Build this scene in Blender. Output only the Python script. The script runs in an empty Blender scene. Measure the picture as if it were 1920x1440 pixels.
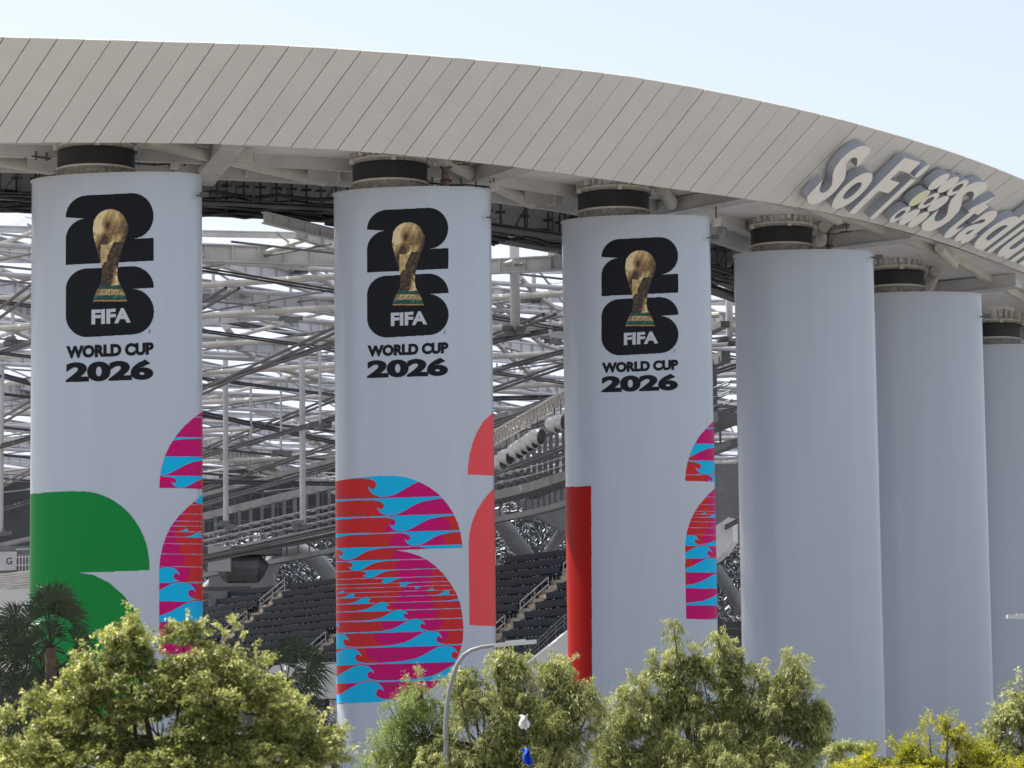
import bpy, math, random
import numpy as np
from mathutils import Vector, Matrix

random.seed(7)
rng = np.random.default_rng(7)
scene = bpy.context.scene
COL = scene.collection
R = math.radians

# ------------------------------------------------------------------ camera
FPX = 6000.0
HOR = 684.0
PITCH = math.atan(HOR / FPX)
ROLL = 0.0125
EYE = Vector((0, 0, 6.0))
FW = Vector((0, math.cos(PITCH), math.sin(PITCH)))
U0 = Vector((0, -math.sin(PITCH), math.cos(PITCH)))
R0 = Vector((1, 0, 0))
CX = (R0 * math.cos(ROLL) - U0 * math.sin(ROLL)).normalized()
CY = (U0 * math.cos(ROLL) + R0 * math.sin(ROLL)).normalized()
cam_d = bpy.data.cameras.new('camera')
cam = bpy.data.objects.new('camera', cam_d)
COL.objects.link(cam)
cam.matrix_world = Matrix(((CX.x, CY.x, -FW.x, EYE.x), (CX.y, CY.y, -FW.y, EYE.y), (CX.z, CY.z, -FW.z, EYE.z), (0, 0, 0, 1)))
cam_d.sensor_width = 36
cam_d.lens = FPX / 1920 * 36
cam_d.clip_end = 6000
cam_d.clip_start = 0.5
cam_d.dof.use_dof = True
cam_d.dof.focus_distance = 128
cam_d.dof.aperture_fstop = 2.5
scene.camera = cam

# ------------------------------------------------------------------ light
SUN_EL, SUN_AZ = 60.0, -62.0        # azimuth measured from +Y (away from the camera) towards +X
world = bpy.data.worlds.new('World')
scene.world = world
world.use_nodes = True
nt = world.node_tree
nt.nodes.clear()
wo = nt.nodes.new('ShaderNodeOutputWorld')
bg = nt.nodes.new('ShaderNodeBackground')
sk = nt.nodes.new('ShaderNodeTexSky')
sk.sky_type = 'NISHITA'
sk.sun_disc = False
sk.sun_elevation = R(SUN_EL)
sk.sun_rotation = R(SUN_AZ)
sk.altitude = 20
sk.air_density = 1.0
sk.dust_density = 1.6
sk.ozone_density = 1.0
bg.inputs['Strength'].default_value = 0.101
hz = nt.nodes.new('ShaderNodeHueSaturation')
hz.inputs['Saturation'].default_value = 0.52      # hazy, pale sky all round
nt.links.new(sk.outputs[0], hz.inputs['Color'])
nt.links.new(hz.outputs[0], bg.inputs[0])
nt.links.new(bg.outputs[0], wo.inputs[0])
sd = bpy.data.lights.new('sun', 'SUN')
sd.energy = 4.4
sd.angle = R(0.5)
sd.color = (1.0, 0.95, 0.87)
sun = bpy.data.objects.new('sun', sd)
COL.objects.link(sun)
sdir = Vector((math.cos(R(SUN_EL)) * math.sin(R(SUN_AZ)), math.cos(R(SUN_EL)) * math.cos(R(SUN_AZ)), math.sin(R(SUN_EL))))
sun.rotation_euler = sdir.to_track_quat('Z', 'Y').to_euler()
sun.location = (0, 0, 80)
scene.view_settings.view_transform = 'Standard'
scene.view_settings.look = 'None'
scene.view_settings.exposure = 0.95
scene.view_settings.gamma = 1
scene.view_settings.use_curve_mapping = False

# ------------------------------------------------------------------ projection helpers
def at(x, y, D):
    """world point seen at photo pixel (x, y) at world depth Y = D"""
    d = CX * (x - 960) + CY * (720 - y) + FW * FPX
    return EYE + d * (D / d.y)

CXa, CYa, FWa, Ea = (np.array(v) for v in (CX, CY, FW, EYE))
def proj(p):
    p = np.asarray(p, float) - Ea
    w = p @ FWa
    return 960 + FPX * (p @ CXa) / w, 720 - FPX * (p @ CYa) / w

# ------------------------------------------------------------------ materials
def mat(name, col, rough=0.6, spec=0.4, metal=0.0, var=0.0, vscale=1.5, bump=0.0, bscale=20, coat=0.0, grime=0.0, stretch=(1, 1, 1)):
    m = bpy.data.materials.new(name)
    m.use_nodes = True
    n, l = m.node_tree.nodes, m.node_tree.links
    b = n['Principled BSDF']
    b.inputs['Base Color'].default_value = (*col, 1)
    b.inputs['Roughness'].default_value = rough
    b.inputs['Specular IOR Level'].default_value = spec
    b.inputs['Metallic'].default_value = metal
    b.inputs['Coat Weight'].default_value = coat
    tc = n.new('ShaderNodeTexCoord')
    mp = n.new('ShaderNodeMapping')
    mp.inputs['Scale'].default_value = stretch
    l.new(tc.outputs['Object'], mp.inputs['Vector'])
    if var > 0:
        t = n.new('ShaderNodeTexNoise')
        t.inputs['Scale'].default_value = vscale
        t.inputs['Detail'].default_value = 6
        t.inputs['Roughness'].default_value = 0.65
        l.new(mp.outputs[0], t.inputs['Vector'])
        r = n.new('ShaderNodeValToRGB')
        r.color_ramp.elements[0].position = 0.3
        r.color_ramp.elements[1].position = 0.72
        r.color_ramp.elements[0].color = (*[max(0, c * (1 - var)) for c in col], 1)
        r.color_ramp.elements[1].color = (*[min(1, c * (1 + var * 0.6)) for c in col], 1)
        l.new(t.outputs['Fac'], r.inputs[0])
        l.new(r.outputs[0], b.inputs['Base Color'])
    if bump > 0:
        t2 = n.new('ShaderNodeTexNoise')
        t2.inputs['Scale'].default_value = bscale
        t2.inputs['Detail'].default_value = 5
        l.new(mp.outputs[0], t2.inputs['Vector'])
        bp = n.new('ShaderNodeBump')
        bp.inputs['Strength'].default_value = bump
        bp.inputs['Distance'].default_value = 0.05
        l.new(t2.outputs['Fac'], bp.inputs['Height'])
        l.new(bp.outputs[0], b.inputs['Normal'])
    return m

M = {}
M['column'] = mat('column_skin', (0.50, 0.545, 0.64), 0.30, 0.5, coat=0.35, var=0.05, vscale=1.3, bump=0.16, bscale=1.6, stretch=(1, 1, 0.06))
M['fascia'] = mat('fascia_metal', (0.66, 0.65, 0.63), 0.5, 0.4, var=0.05, vscale=0.5)
M['fascia_b'] = mat('fascia_metal_pale', (0.67, 0.66, 0.64), 0.5, 0.4, var=0.05, vscale=0.6)
M['fascia_c'] = mat('fascia_metal_dull', (0.65, 0.64, 0.62), 0.5, 0.4, var=0.06, vscale=0.7)
M['joint'] = mat('joint_dark', (0.05, 0.05, 0.05), 0.8)
M['letter'] = mat('letter_face', (0.86, 0.84, 0.79), 0.35, 0.5, var=0.04)
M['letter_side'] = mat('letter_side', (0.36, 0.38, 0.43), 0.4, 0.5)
M['letter_yellow'] = mat('letter_yellow', (0.84, 0.81, 0.55), 0.35, 0.5)
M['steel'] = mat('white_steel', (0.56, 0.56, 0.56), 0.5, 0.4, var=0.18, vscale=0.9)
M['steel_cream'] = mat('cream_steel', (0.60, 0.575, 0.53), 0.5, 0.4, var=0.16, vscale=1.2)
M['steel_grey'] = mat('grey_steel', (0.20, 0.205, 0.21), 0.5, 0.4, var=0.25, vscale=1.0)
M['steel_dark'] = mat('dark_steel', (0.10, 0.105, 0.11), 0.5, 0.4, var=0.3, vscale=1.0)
M['soffit'] = mat('soffit_paint', (0.80, 0.80, 0.81), 0.6, 0.3, var=0.14, vscale=0.7)
M['cable'] = mat('cable_dark', (0.055, 0.055, 0.058), 0.5, 0.4)
M['black'] = mat('black_rubber', (0.018, 0.018, 0.02), 0.45, 0.5, var=0.3, vscale=4)
M['dirty'] = mat('weathered_flange', (0.34, 0.325, 0.30), 0.7, 0.3, var=0.55, vscale=5)
M['pipe'] = mat('grey_pipe', (0.25, 0.23, 0.22), 0.5, 0.4, var=0.3, vscale=4)
M['rust'] = mat('rust_red', (0.22, 0.07, 0.04), 0.7)
M['navy'] = mat('ink_navy', (0.006, 0.007, 0.011), 0.45, 0.2)
M['white_ink'] = mat('ink_white', (0.55, 0.58, 0.64), 0.4, 0.45)
M['red'] = mat('ink_red', (0.62, 0.025, 0.03), 0.45, 0.2)
M['deep_red'] = mat('ink_deep_red', (0.40, 0.006, 0.005), 0.45, 0.2)
M['coral'] = mat('ink_coral', (0.85, 0.085, 0.10), 0.45, 0.2)
M['magenta'] = mat('ink_magenta', (0.60, 0.0, 0.16), 0.45, 0.2)
M['cyan'] = mat('ink_cyan', (0.0, 0.50, 0.86), 0.45, 0.2)
M['pale_blue'] = mat('ink_pale_blue', (0.24, 0.38, 0.60), 0.4, 0.45)
M['green'] = mat('ink_green', (0.002, 0.24, 0.045), 0.45, 0.2)
golds = [(0.03, 0.018, 0.010), (0.10, 0.056, 0.022), (0.23, 0.135, 0.052), (0.38, 0.24, 0.095), (0.56, 0.39, 0.17), (0.82, 0.66, 0.38)]
for i, g in enumerate(golds):
    M['gold%d' % i] = mat('ink_gold_tone', g, 0.4, 0.45)
M['teal0'] = mat('ink_teal_dark', (0.004, 0.045, 0.035), 0.4, 0.45)
M['teal1'] = mat('ink_teal', (0.01, 0.16, 0.11), 0.4, 0.45)
M['seat'] = mat('seat_navy', (0.009, 0.014, 0.034), 0.5, 0.25)
M['concrete'] = mat('concrete', (0.34, 0.32, 0.29), 0.85, 0.2, var=0.2, vscale=1.0)
M['stair'] = mat('stair_concrete', (0.50, 0.39, 0.28), 0.85, 0.2, var=0.2, vscale=2)
M['wall'] = mat('white_wall', (0.66, 0.65, 0.63), 0.7, 0.3, var=0.06, vscale=0.5)
M['rail'] = mat('rail_steel', (0.50, 0.49, 0.45), 0.4, 0.5)
M['rail_grey'] = mat('rail_grey', (0.36, 0.36, 0.36), 0.5)
M['galv'] = mat('galvanised', (0.55, 0.56, 0.56), 0.4, 0.5, metal=0.3)
M['silver'] = mat('silver_panel', (0.80, 0.82, 0.88), 0.4, 0.5, metal=0.5)
M['lamp'] = mat('lamp_grey', (0.24, 0.245, 0.25), 0.45, 0.4)
M['ground'] = mat('plaza_ground', (0.26, 0.245, 0.225), 0.9, 0.2, var=0.15, vscale=0.05)
M['asphalt'] = mat('asphalt_road', (0.055, 0.055, 0.056), 0.9, 0.2, var=0.2, vscale=0.5)
M['bark'] = mat('bark', (0.11, 0.085, 0.06), 0.9, 0.1, var=0.4, vscale=6)
M['blue'] = mat('blue_cloth', (0.01, 0.08, 0.55), 0.7)
M['cloth'] = mat('white_cloth', (0.75, 0.76, 0.78), 0.8)
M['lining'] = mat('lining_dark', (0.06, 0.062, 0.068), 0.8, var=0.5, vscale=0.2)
M['lens'] = mat('spot_lens', (0.01, 0.01, 0.012), 0.2, 0.6)

def film_mat():
    m = bpy.data.materials.new('translucent_film')
    m.use_nodes = True
    n, l = m.node_tree.nodes, m.node_tree.links
    n.clear()
    o = n.new('ShaderNodeOutputMaterial')
    t = n.new('ShaderNodeBsdfTranslucent'); t.inputs[0].default_value = (0.40, 0.43, 0.53, 1)
    d = n.new('ShaderNodeBsdfDiffuse'); d.inputs[0].default_value = (0.8, 0.8, 0.8, 1)
    tr = n.new('ShaderNodeBsdfTransparent'); tr.inputs[0].default_value = (1, 1, 1, 1)
    a = n.new('ShaderNodeMixShader'); a.inputs[0].default_value = 0.25
    b = n.new('ShaderNodeMixShader'); b.inputs[0].default_value = 0.12
    l.new(t.outputs[0], a.inputs[1]); l.new(d.outputs[0], a.inputs[2])
    l.new(a.outputs[0], b.inputs[1]); l.new(tr.outputs[0], b.inputs[2])
    l.new(b.outputs[0], o.inputs[0])
    return m
M['film'] = film_mat()

def leaf_mat(name, c0, c1, c2, transl=0.45):
    m = bpy.data.materials.new(name)
    m.use_nodes = True
    n, l = m.node_tree.nodes, m.node_tree.links
    n.clear()
    o = n.new('ShaderNodeOutputMaterial')
    at_ = n.new('ShaderNodeAttribute'); at_.attribute_name = 'tone'
    r = n.new('ShaderNodeValToRGB')
    r.color_ramp.elements[0].color = (*c0, 1)
    r.color_ramp.elements[1].color = (*c2, 1)
    e = r.color_ramp.elements.new(0.5); e.color = (*c1, 1)
    l.new(at_.outputs['Fac'], r.inputs[0])
    p = n.new('ShaderNodeBsdfPrincipled')
    p.inputs['Roughness'].default_value = 0.42
    p.inputs['Specular IOR Level'].default_value = 0.5
    t = n.new('ShaderNodeBsdfTranslucent')
    mx = n.new('ShaderNodeMixShader'); mx.inputs[0].default_value = transl
    hs = n.new('ShaderNodeHueSaturation'); hs.inputs['Saturation'].default_value = 1.15; hs.inputs['Value'].default_value = 1.5
    l.new(r.outputs[0], p.inputs['Base Color'])
    l.new(r.outputs[0], hs.inputs['Color'])
    l.new(hs.outputs[0], t.inputs[0])
    l.new(p.outputs[0], mx.inputs[1]); l.new(t.outputs[0], mx.inputs[2])
    l.new(mx.outputs[0], o.inputs[0])
    return m

# ------------------------------------------------------------------ object helpers
def tag(o, label=None, cat=None, group=None, kind=None):
    if label: o['label'] = label
    if cat: o['category'] = cat
    if group: o['group'] = group
    if kind or cat: o['kind'] = kind or 'thing'
    return o

def empty(name, loc=(0, 0, 0), label=None, cat=None, group=None):
    o = bpy.data.objects.new(name, None)
    COL.objects.link(o)
    o.location = loc
    o.empty_display_size = 0.2
    return tag(o, label, cat, group)

def link(name, me, parent=None):
    o = bpy.data.objects.new(name, me)
    COL.objects.link(o)
    if parent is not None:
        o.parent = parent
        loc = Vector(parent.location)
        pp = parent.parent
        while pp is not None:
            loc += Vector(pp.location); pp = pp.parent
        o.location = -loc          # meshes are authored in world space
    return o

class MB:
    def __init__(s):
        s.v, s.f, s.m, s.cuts = [], [], [], []
    def build_each(s, name, m, parent):
        """one object for every primitive added"""
        ends = s.cuts[1:] + [(len(s.v), len(s.f))]
        for (v0, f0), (v1, f1) in zip(s.cuts, ends):
            me = bpy.data.meshes.new(name)
            me.from_pydata(s.v[v0:v1], [], [tuple(i - v0 for i in f) for f in s.f[f0:f1]])
            me.materials.append(m)
            link(name, me, parent)
    def add(s, vs, fs, mi=0):
        k = len(s.v)
        s.cuts.append((k, len(s.f)))
        s.v.extend([tuple(v) for v in vs])
        s.f.extend([tuple(i + k for i in f) for f in fs])
        s.m.extend([mi] * len(fs))
    def box(s, c, ax, ay, az, mi=0):
        """c centre, ax ay az half-extent vectors"""
        c, ax, ay, az = Vector(c), Vector(ax), Vector(ay), Vector(az)
        vs = [c + ax * i + ay * j + az * k for k in (-1, 1) for j in (-1, 1) for i in (-1, 1)]
        s.add(vs, [(0, 2, 3, 1), (4, 5, 7, 6), (0, 1, 5, 4), (2, 6, 7, 3), (0, 4, 6, 2), (1, 3, 7, 5)], mi)
    def bar(s, p, q, w, h, mi=0, up=Vector((0, 0, 1))):
        p, q = Vector(p), Vector(q)
        d = q - p
        L = d.length
        if L < 1e-6: return
        d /= L
        sd_ = d.cross(up)
        if sd_.length < 1e-3: sd_ = d.cross(Vector((1, 0, 0)))
        sd_.normalize()
        u = sd_.cross(d).normalized()
        s.box((p + q) / 2, d * L / 2, sd_ * w / 2, u * h / 2, mi)
    def tube(s, pts, r, n=8, mi=0, cap=True):
        pts = [Vector(p) for p in pts]
        rings = []
        rr = r if hasattr(r, '__len__') else [r] * len(pts)
        ref = None
        for i, p in enumerate(pts):
            d = (pts[min(i + 1, len(pts) - 1)] - pts[max(i - 1, 0)]).normalized()
            if ref is None:
                ref = d.cross(Vector((0, 0, 1)))
                if ref.length < 1e-3: ref = Vector((1, 0, 0))
            a = (ref - d * ref.dot(d)).normalized()
            ref = a
            b = d.cross(a)
            rings.append([p + (a * math.cos(2 * math.pi * k / n) + b * math.sin(2 * math.pi * k / n)) * rr[i] for k in range(n)])
        vs = [v for ring in rings for v in ring]
        fs = []
        for i in range(len(pts) - 1):
            for k in range(n):
                a, b = i * n + k, i * n + (k + 1) % n
                fs.append((a, b, b + n, a + n))
        if cap:
            fs.append(tuple(range(n - 1, -1, -1)))
            fs.append(tuple((len(pts) - 1) * n + k for k in range(n)))
        s.add(vs, fs, mi)
    def ibeam(s, p, q, w, h, t=0.05, stiff=1.0, mi=0):
        p, q = Vector(p), Vector(q)
        z = Vector((0, 0, 1))
        s.bar(p, q, t, h - 2 * t, mi)
        s.bar(p + z * (h / 2 - t / 2), q + z * (h / 2 - t / 2), w, t, mi)
        s.bar(p - z * (h / 2 - t / 2), q - z * (h / 2 - t / 2), w, t, mi)
        L = (q - p).length
        d = (q - p) / L
        if stiff:
            k = stiff * 0.5
            while k < L:
                c = p + d * k
                s.box(c, d * 0.02, d.cross(z).normalized() * (w / 2 - 0.015), z * (h / 2 - t - 0.002), mi)
                k += stiff
    def build(s, name, mats, parent=None, smooth=False):
        me = bpy.data.meshes.new(name)
        me.from_pydata(s.v, [], s.f)
        for m in (mats if isinstance(mats, (list, tuple)) else [mats]):
            me.materials.append(m)
        if any(s.m):
            me.polygons.foreach_set('material_index', s.m)
        if smooth:
            me.polygons.foreach_set('use_smooth', [True] * len(me.polygons))
            try: me.set_sharp_from_angle(angle=R(40))
            except Exception: pass
        me.update()
        return link(name, me, parent)

# ------------------------------------------------------------------ plan curve of the ring of columns
CPX = [  # left px, right px, top px, depth, width guess
    (59, 379, 325, 125.0), (626, 921, 352, 128.75), (1054, 1332, 405, 135.5),
    (1377, 1639, 470, 144.0), (1598, 1842, 549, 154.0), (1790, 2012, 647, 165.0)]
ctrl = [(-63, 121.8), (-51, 121.6), (-39, 121.5), (-27, 122.6)]
for (a, b, y, D) in CPX:
    p = at((a + b) / 2, y, D)
    ctrl.append((p.x, D))
ctrl += [(33.5, 177.0), (40.5, 189.5), (47, 202)]
ctrl = np.array(ctrl)
def catmull(P, n=16):
    out = []
    for i in range(1, len(P) - 2):
        p0, p1, p2, p3 = P[i - 1], P[i], P[i + 1], P[i + 2]
        for k in range(n):
            t = k / n
            out.append(0.5 * ((2 * p1) + (-p0 + p2) * t + (2 * p0 - 5 * p1 + 4 * p2 - p3) * t * t + (-p0 + 3 * p1 - 3 * p2 + p3) * t ** 3))
    return np.array(out)
CC = catmull(ctrl)
# extra smoothing of the curve, ends kept
for _ in range(30):
    CC[1:-1] = 0.5 * CC[1:-1] + 0.25 * (CC[:-2] + CC[2:])
TT = np.gradient(CC, axis=0)
TT /= np.linalg.norm(TT, axis=1)[:, None]
NN = np.stack([TT[:, 1], -TT[:, 0]], 1)        # outward
def offs(o):
    return CC + NN * o

def edge_table(o, ex, ey):
    """3-D curve above the plan curve at outward offset o whose picture follows (ex, ey)"""
    P = offs(o)
    z = np.full(len(P), 29.0)
    for _ in range(6):
        q = np.column_stack([P, z])
        x, y = proj(q)
        yt = np.interp(x, ex, ey)
        z += (y - yt) * P[:, 1] / FPX
    q = np.column_stack([P, z])
    x, y = proj(q)
    return x, q
BX = [-500, 0, 200, 400, 600, 800, 1000, 1200, 1380, 1480, 1580, 1717, 1805, 1920, 2100, 2400]
BY = [268, 266, 266, 268, 277, 293, 316, 345, 369, 384, 403, 437, 466, 509, 590, 740]
TX = [-500, 0, 200, 400, 520, 700, 850, 1000, 1180, 1350, 1500, 1592, 1677, 1805, 1920, 2100, 2400]
TY = [62, 68, 74, 80, 83, 95, 107, 121, 141, 172, 204, 227, 251, 290, 335, 418, 575]
def spl(X, Y):
    xs = np.linspace(X[0], X[-1], 600)
    ys = np.interp(xs, X, Y)
    for _ in range(260):
        ys[1:-1] = 0.5 * ys[1:-1] + 0.25 * (ys[:-2] + ys[2:])
    return xs, ys
bx, by = spl(BX, BY)
tx, ty = spl(TX, TY)
tabB = edge_table(4.2, bx, by)
tabT = edge_table(7.2, tx, ty)
def lean(a):
    return np.interp(a, [0, 1300, 1700, 2100], [128, 138, 158, 165])
def FB(a):
    x, q = tabB
    return np.array([np.interp(a, x, q[:, i]) for i in range(3)])
def FT(a):
    x, q = tabT
    a2 = a + lean(a)
    return np.array([np.interp(a2, x, q[:, i]) for i in range(3)])
def fascia_pt(a, t, off=0.0):
    b, tt = FB(a), FT(a)
    p = b * (1 - t) + tt * t
    if off:
        du = FB(a + 2) * (1 - t) + FT(a + 2) * t - p
        dv = tt - b
        n = np.cross(du, dv)          # points towards the camera side
        n /= np.linalg.norm(n)
        if n[1] > 0: n = -n
        p = p + n * off
    return p

# ------------------------------------------------------------------ setting: ground
g = MB()
g.add([(-1500, -300, 0), (1500, -300, 0), (1500, 3000, 0), (-1500, 3000, 0)], [(0, 1, 2, 3)])
tag(g.build('ground', M['ground']), kind='structure')
g = MB()
g.add([(-300, 8, 0.004), (300, 8, 0.004), (300, 34, 0.004), (-300, 34, 0.004)], [(0, 1, 2, 3)])
tag(g.build('road', M['asphalt']), kind='structure')
g = MB()
g.box((0, 35, 0.06), (300, 0, 0), (0, 0.9, 0), (0, 0, 0.07))
tag(g.build('kerb', M['concrete']), kind='structure')

# ------------------------------------------------------------------ columns
TH = 2.9
def profile(W, n=96):
    """closed elliptical outline in local (x, y), y = depth; starts mid back, runs via left, front, right"""
    t = np.radians(90 + 360 * np.arange(n) / n)
    e = 2 / 2.15
    c, s_ = np.cos(t), np.sin(t)
    return np.column_stack([W / 2 * np.sign(c) * np.abs(c) ** e, TH / 2 * np.sign(s_) * np.abs(s_) ** e])

class Column:
    def __init__(s, xl, xr, yt, D, phi):
        EX = s.ex = np.array([math.cos(R(phi)), -math.sin(R(phi))])
        EY = s.ey = np.array([math.sin(R(phi)), math.cos(R(phi))])
        s.W = (xr - xl) * D / FPX
        X = at((xl + xr) / 2, yt, D).x
        Y = D
        z = at((xl + xr) / 2, yt, D).z
        for _ in range(12):
            pr = profile(s.W)
            P = np.array([X, Y]) + pr[:, :1] * EX + pr[:, 1:] * EY
            x, y = proj(np.column_stack([P, np.full(len(P), z - 1.5)]))
            X += ((xl + xr) / 2 - (x.min() + x.max()) / 2) * Y / FPX
            s.W *= (xr - xl) / (x.max() - x.min())
            x, y = proj(np.column_stack([P, np.full(len(P), z)]))
            z += (y.min() - yt) * Y / FPX
        s.X, s.Y, s.top, s.pr = X, Y, z, profile(s.W)
        s.P = np.array([X, Y]) + s.pr[:, :1] * EX + s.pr[:, 1:] * EY
        # arc length table of the visible run (left side .. right side)
        seg = s.P[17:-17]
        d = np.r_[0, np.cumsum(np.linalg.norm(np.diff(seg, axis=0), axis=1))]
        s.seg, s.arc = seg, d
        tg = np.gradient(seg, axis=0)
        tg /= np.linalg.norm(tg, axis=1)[:, None]
        s.nrm = np.stack([tg[:, 1], -tg[:, 0]], 1)
    def surf(s, u, z, off=0.006):
        u, z = np.asarray(u, float), np.asarray(z, float)
        x = np.interp(u, s.arc, s.seg[:, 0]); y = np.interp(u, s.arc, s.seg[:, 1])
        nx = np.interp(u, s.arc, s.nrm[:, 0]); ny = np.interp(u, s.arc, s.nrm[:, 1])
        return np.stack([x + nx * off, y + ny * off, np.broadcast_to(z, x.shape)], -1)
    def pix(s, x, y, off=0.006):
        """surface point seen at photo pixel (x, y)"""
        z = s.top - (y - 330) * s.Y / FPX
        us = np.linspace(0.9, s.arc[-1] - 0.9, 500)
        for _ in range(4):
            q = s.surf(us, np.full(500, z), off)
            xx, yy = proj(q)
            u = np.interp(x, xx, us)
            yv = np.interp(u, us, yy)
            z += (yv - y) * s.Y / FPX
        return s.surf(np.array([u]), np.array([z]), off)[0]
    def print_art(s, name, fn, y0, y1, mats, du=0.014, dz=0.022, off=0.006, xr=None):
        """flat print: fn(px, py) -> colour index (0 none), turned into strips of faces on the skin"""
        zt = s.top - (y0 - proj(np.array([s.X, s.Y, s.top]))[1]) * s.Y / FPX + 0.6
        zb = s.top - (y1 - proj(np.array([s.X, s.Y, s.top]))[1]) * s.Y / FPX - 0.6
        us = np.unique(np.r_[np.arange(0.3, s.arc[-1] - 0.3, du), s.arc[(s.arc > 0.3) & (s.arc < s.arc[-1] - 0.3)]])
        if xr:
            px_ = proj(s.surf(us, np.full(len(us), (zt + zb) / 2), off))[0]
            us = us[(px_ > xr[0] - 6) & (px_ < xr[1] + 6)]
        zs = np.arange(zb, zt, dz)
        base = s.surf(us, 0.0, off)
        q = np.empty((len(zs), len(us), 3))
        q[..., 0] = base[None, :, 0]; q[..., 1] = base[None, :, 1]; q[..., 2] = zs[:, None]
        x, y = proj(q)
        C_ = fn(x, y)
        keep = np.flatnonzero((C_ > 0).any(0))
        brk = set(np.searchsorted(us, s.arc[(s.arc > us[0]) & (s.arc < us[-1])]).tolist())
        mb = MB()
        verts, faces, mi = [], [], []
        n_ = len(us)
        for r_, z in enumerate(zs):
            c = C_[r_]
            if not c.any(): continue
            ch = np.flatnonzero(np.diff(c)) + 1
            ed = sorted(set([0, n_]) | set(ch.tolist()) | brk)
            for a, b in zip(ed[:-1], ed[1:]):
                ci = int(c[a])
                if ci == 0: continue
                b2 = min(b, n_ - 1)
                k = len(verts)
                pa, pb = base[a], base[b2]
                verts += [(pa[0], pa[1], z - dz / 2), (pb[0], pb[1], z - dz / 2), (pb[0], pb[1], z + dz / 2), (pa[0], pa[1], z + dz / 2)]
                faces.append((k, k + 1, k + 2, k + 3))
                mi.append(ci - 1)
        mb.v, mb.f, mb.m = verts, faces, mi
        return mb.build(name, mats, s.root)

cols = [Column(*c, ph) for c, ph in zip(CPX, (7, 4, 4, 1, -2, -4))]
col_labels = [
    'leftmost white column with dark 26 emblem above a green shape',
    'white column with dark 26 emblem above a large red and cyan wave number',
    'white column with dark 26 emblem above a plain deep red bar on its left edge',
    'plain white column without print standing right of the deep red bar column',
    'plain white column second from the right edge, under the sign lettering',
    'plain white column cut off by the right edge, lowest of the row']
def glyph_mesh(ch, offset=0.0, extrude=0.0, bevel=0.0):
    cu = bpy.data.curves.new('glyph', 'FONT')
    cu.body = ch
    cu.offset = offset
    cu.extrude = extrude
    cu.bevel_depth = bevel
    cu.bevel_resolution = 1
    cu.resolution_u = 5
    ob = bpy.data.objects.new('glyph', cu)
    COL.objects.link(ob)
    bpy.context.view_layer.update()
    dg = bpy.context.evaluated_depsgraph_get()
    me = bpy.data.meshes.new_from_object(ob.evaluated_get(dg))
    v = np.array([tuple(p.co) for p in me.vertices]).reshape(-1, 3)
    f = [tuple(p.vertices) for p in me.polygons]
    bpy.data.objects.remove(ob)
    bpy.data.curves.remove(cu)
    bpy.data.meshes.remove(me)
    return v, f

def poly_in(x, y, poly):
    out = np.zeros(x.shape, bool)
    P_ = np.array(poly)
    sel = (x >= P_[:, 0].min()) & (x <= P_[:, 0].max()) & (y >= P_[:, 1].min()) & (y <= P_[:, 1].max())
    xs, ys = x[sel], y[sel]
    inside = np.zeros(xs.shape, bool)
    n = len(poly)
    j = n - 1
    for i in range(n):
        xi, yi = poly[i]; xj, yj = poly[j]
        if yi != yj:
            c = ((yi > ys) != (yj > ys)) & (xs < (xj - xi) * (ys - yi) / (yj - yi) + xi)
            inside ^= c
        j = i
    out[sel] = inside
    return out

def arc(cx, cy, rx, ry, a0, a1, n=14):
    return [(cx + rx * math.cos(R(a0 + (a1 - a0) * k / n)), cy - ry * math.sin(R(a0 + (a1 - a0) * k / n))) for k in range(n + 1)]

# emblem drawn in a 775 x 1440 working frame
def sl(p): return p
TWO = arc(237, 250, 150, 152, 180, 92) + arc(545, 240, 146, 158, 90, -88) + [(692, 392), (692, 550), (87, 580), (87, 408)] + arc(232, 405, 145, 147, 178, 95)
SIX = arc(237, 752, 150, 148, 180, 92) + arc(543, 736, 150, 148, 90, 0) + [(692, 737), (552, 745)] + arc(545, 903, 149, 158, 88, -86) + arc(235, 932, 148, 148, 268, 180)
BODY = [(283, 262), (274, 330), (276, 372), (292, 440), (306, 500), (322, 545), (333, 585), (334, 640), (332, 690), (318, 722), (466, 722), (447, 690), (440, 640),
        (444, 600), (456, 540), (470, 490), (484, 440), (500, 395), (512, 350), (517, 292), (508, 288), (500, 310)]
def fbm(x, y, s):
    r = np.zeros_like(x)
    for k in range(4):
        f = s * 2 ** k
        r += np.sin(x * f * 1.3 + 2.1 * np.sin(y * f * 0.9 + k) + k * 1.7) * np.cos(y * f * 1.1 + 1.7 * np.sin(x * f * 0.7 + k * 2.3)) / 1.6 ** k
    return r / 2.2
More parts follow.
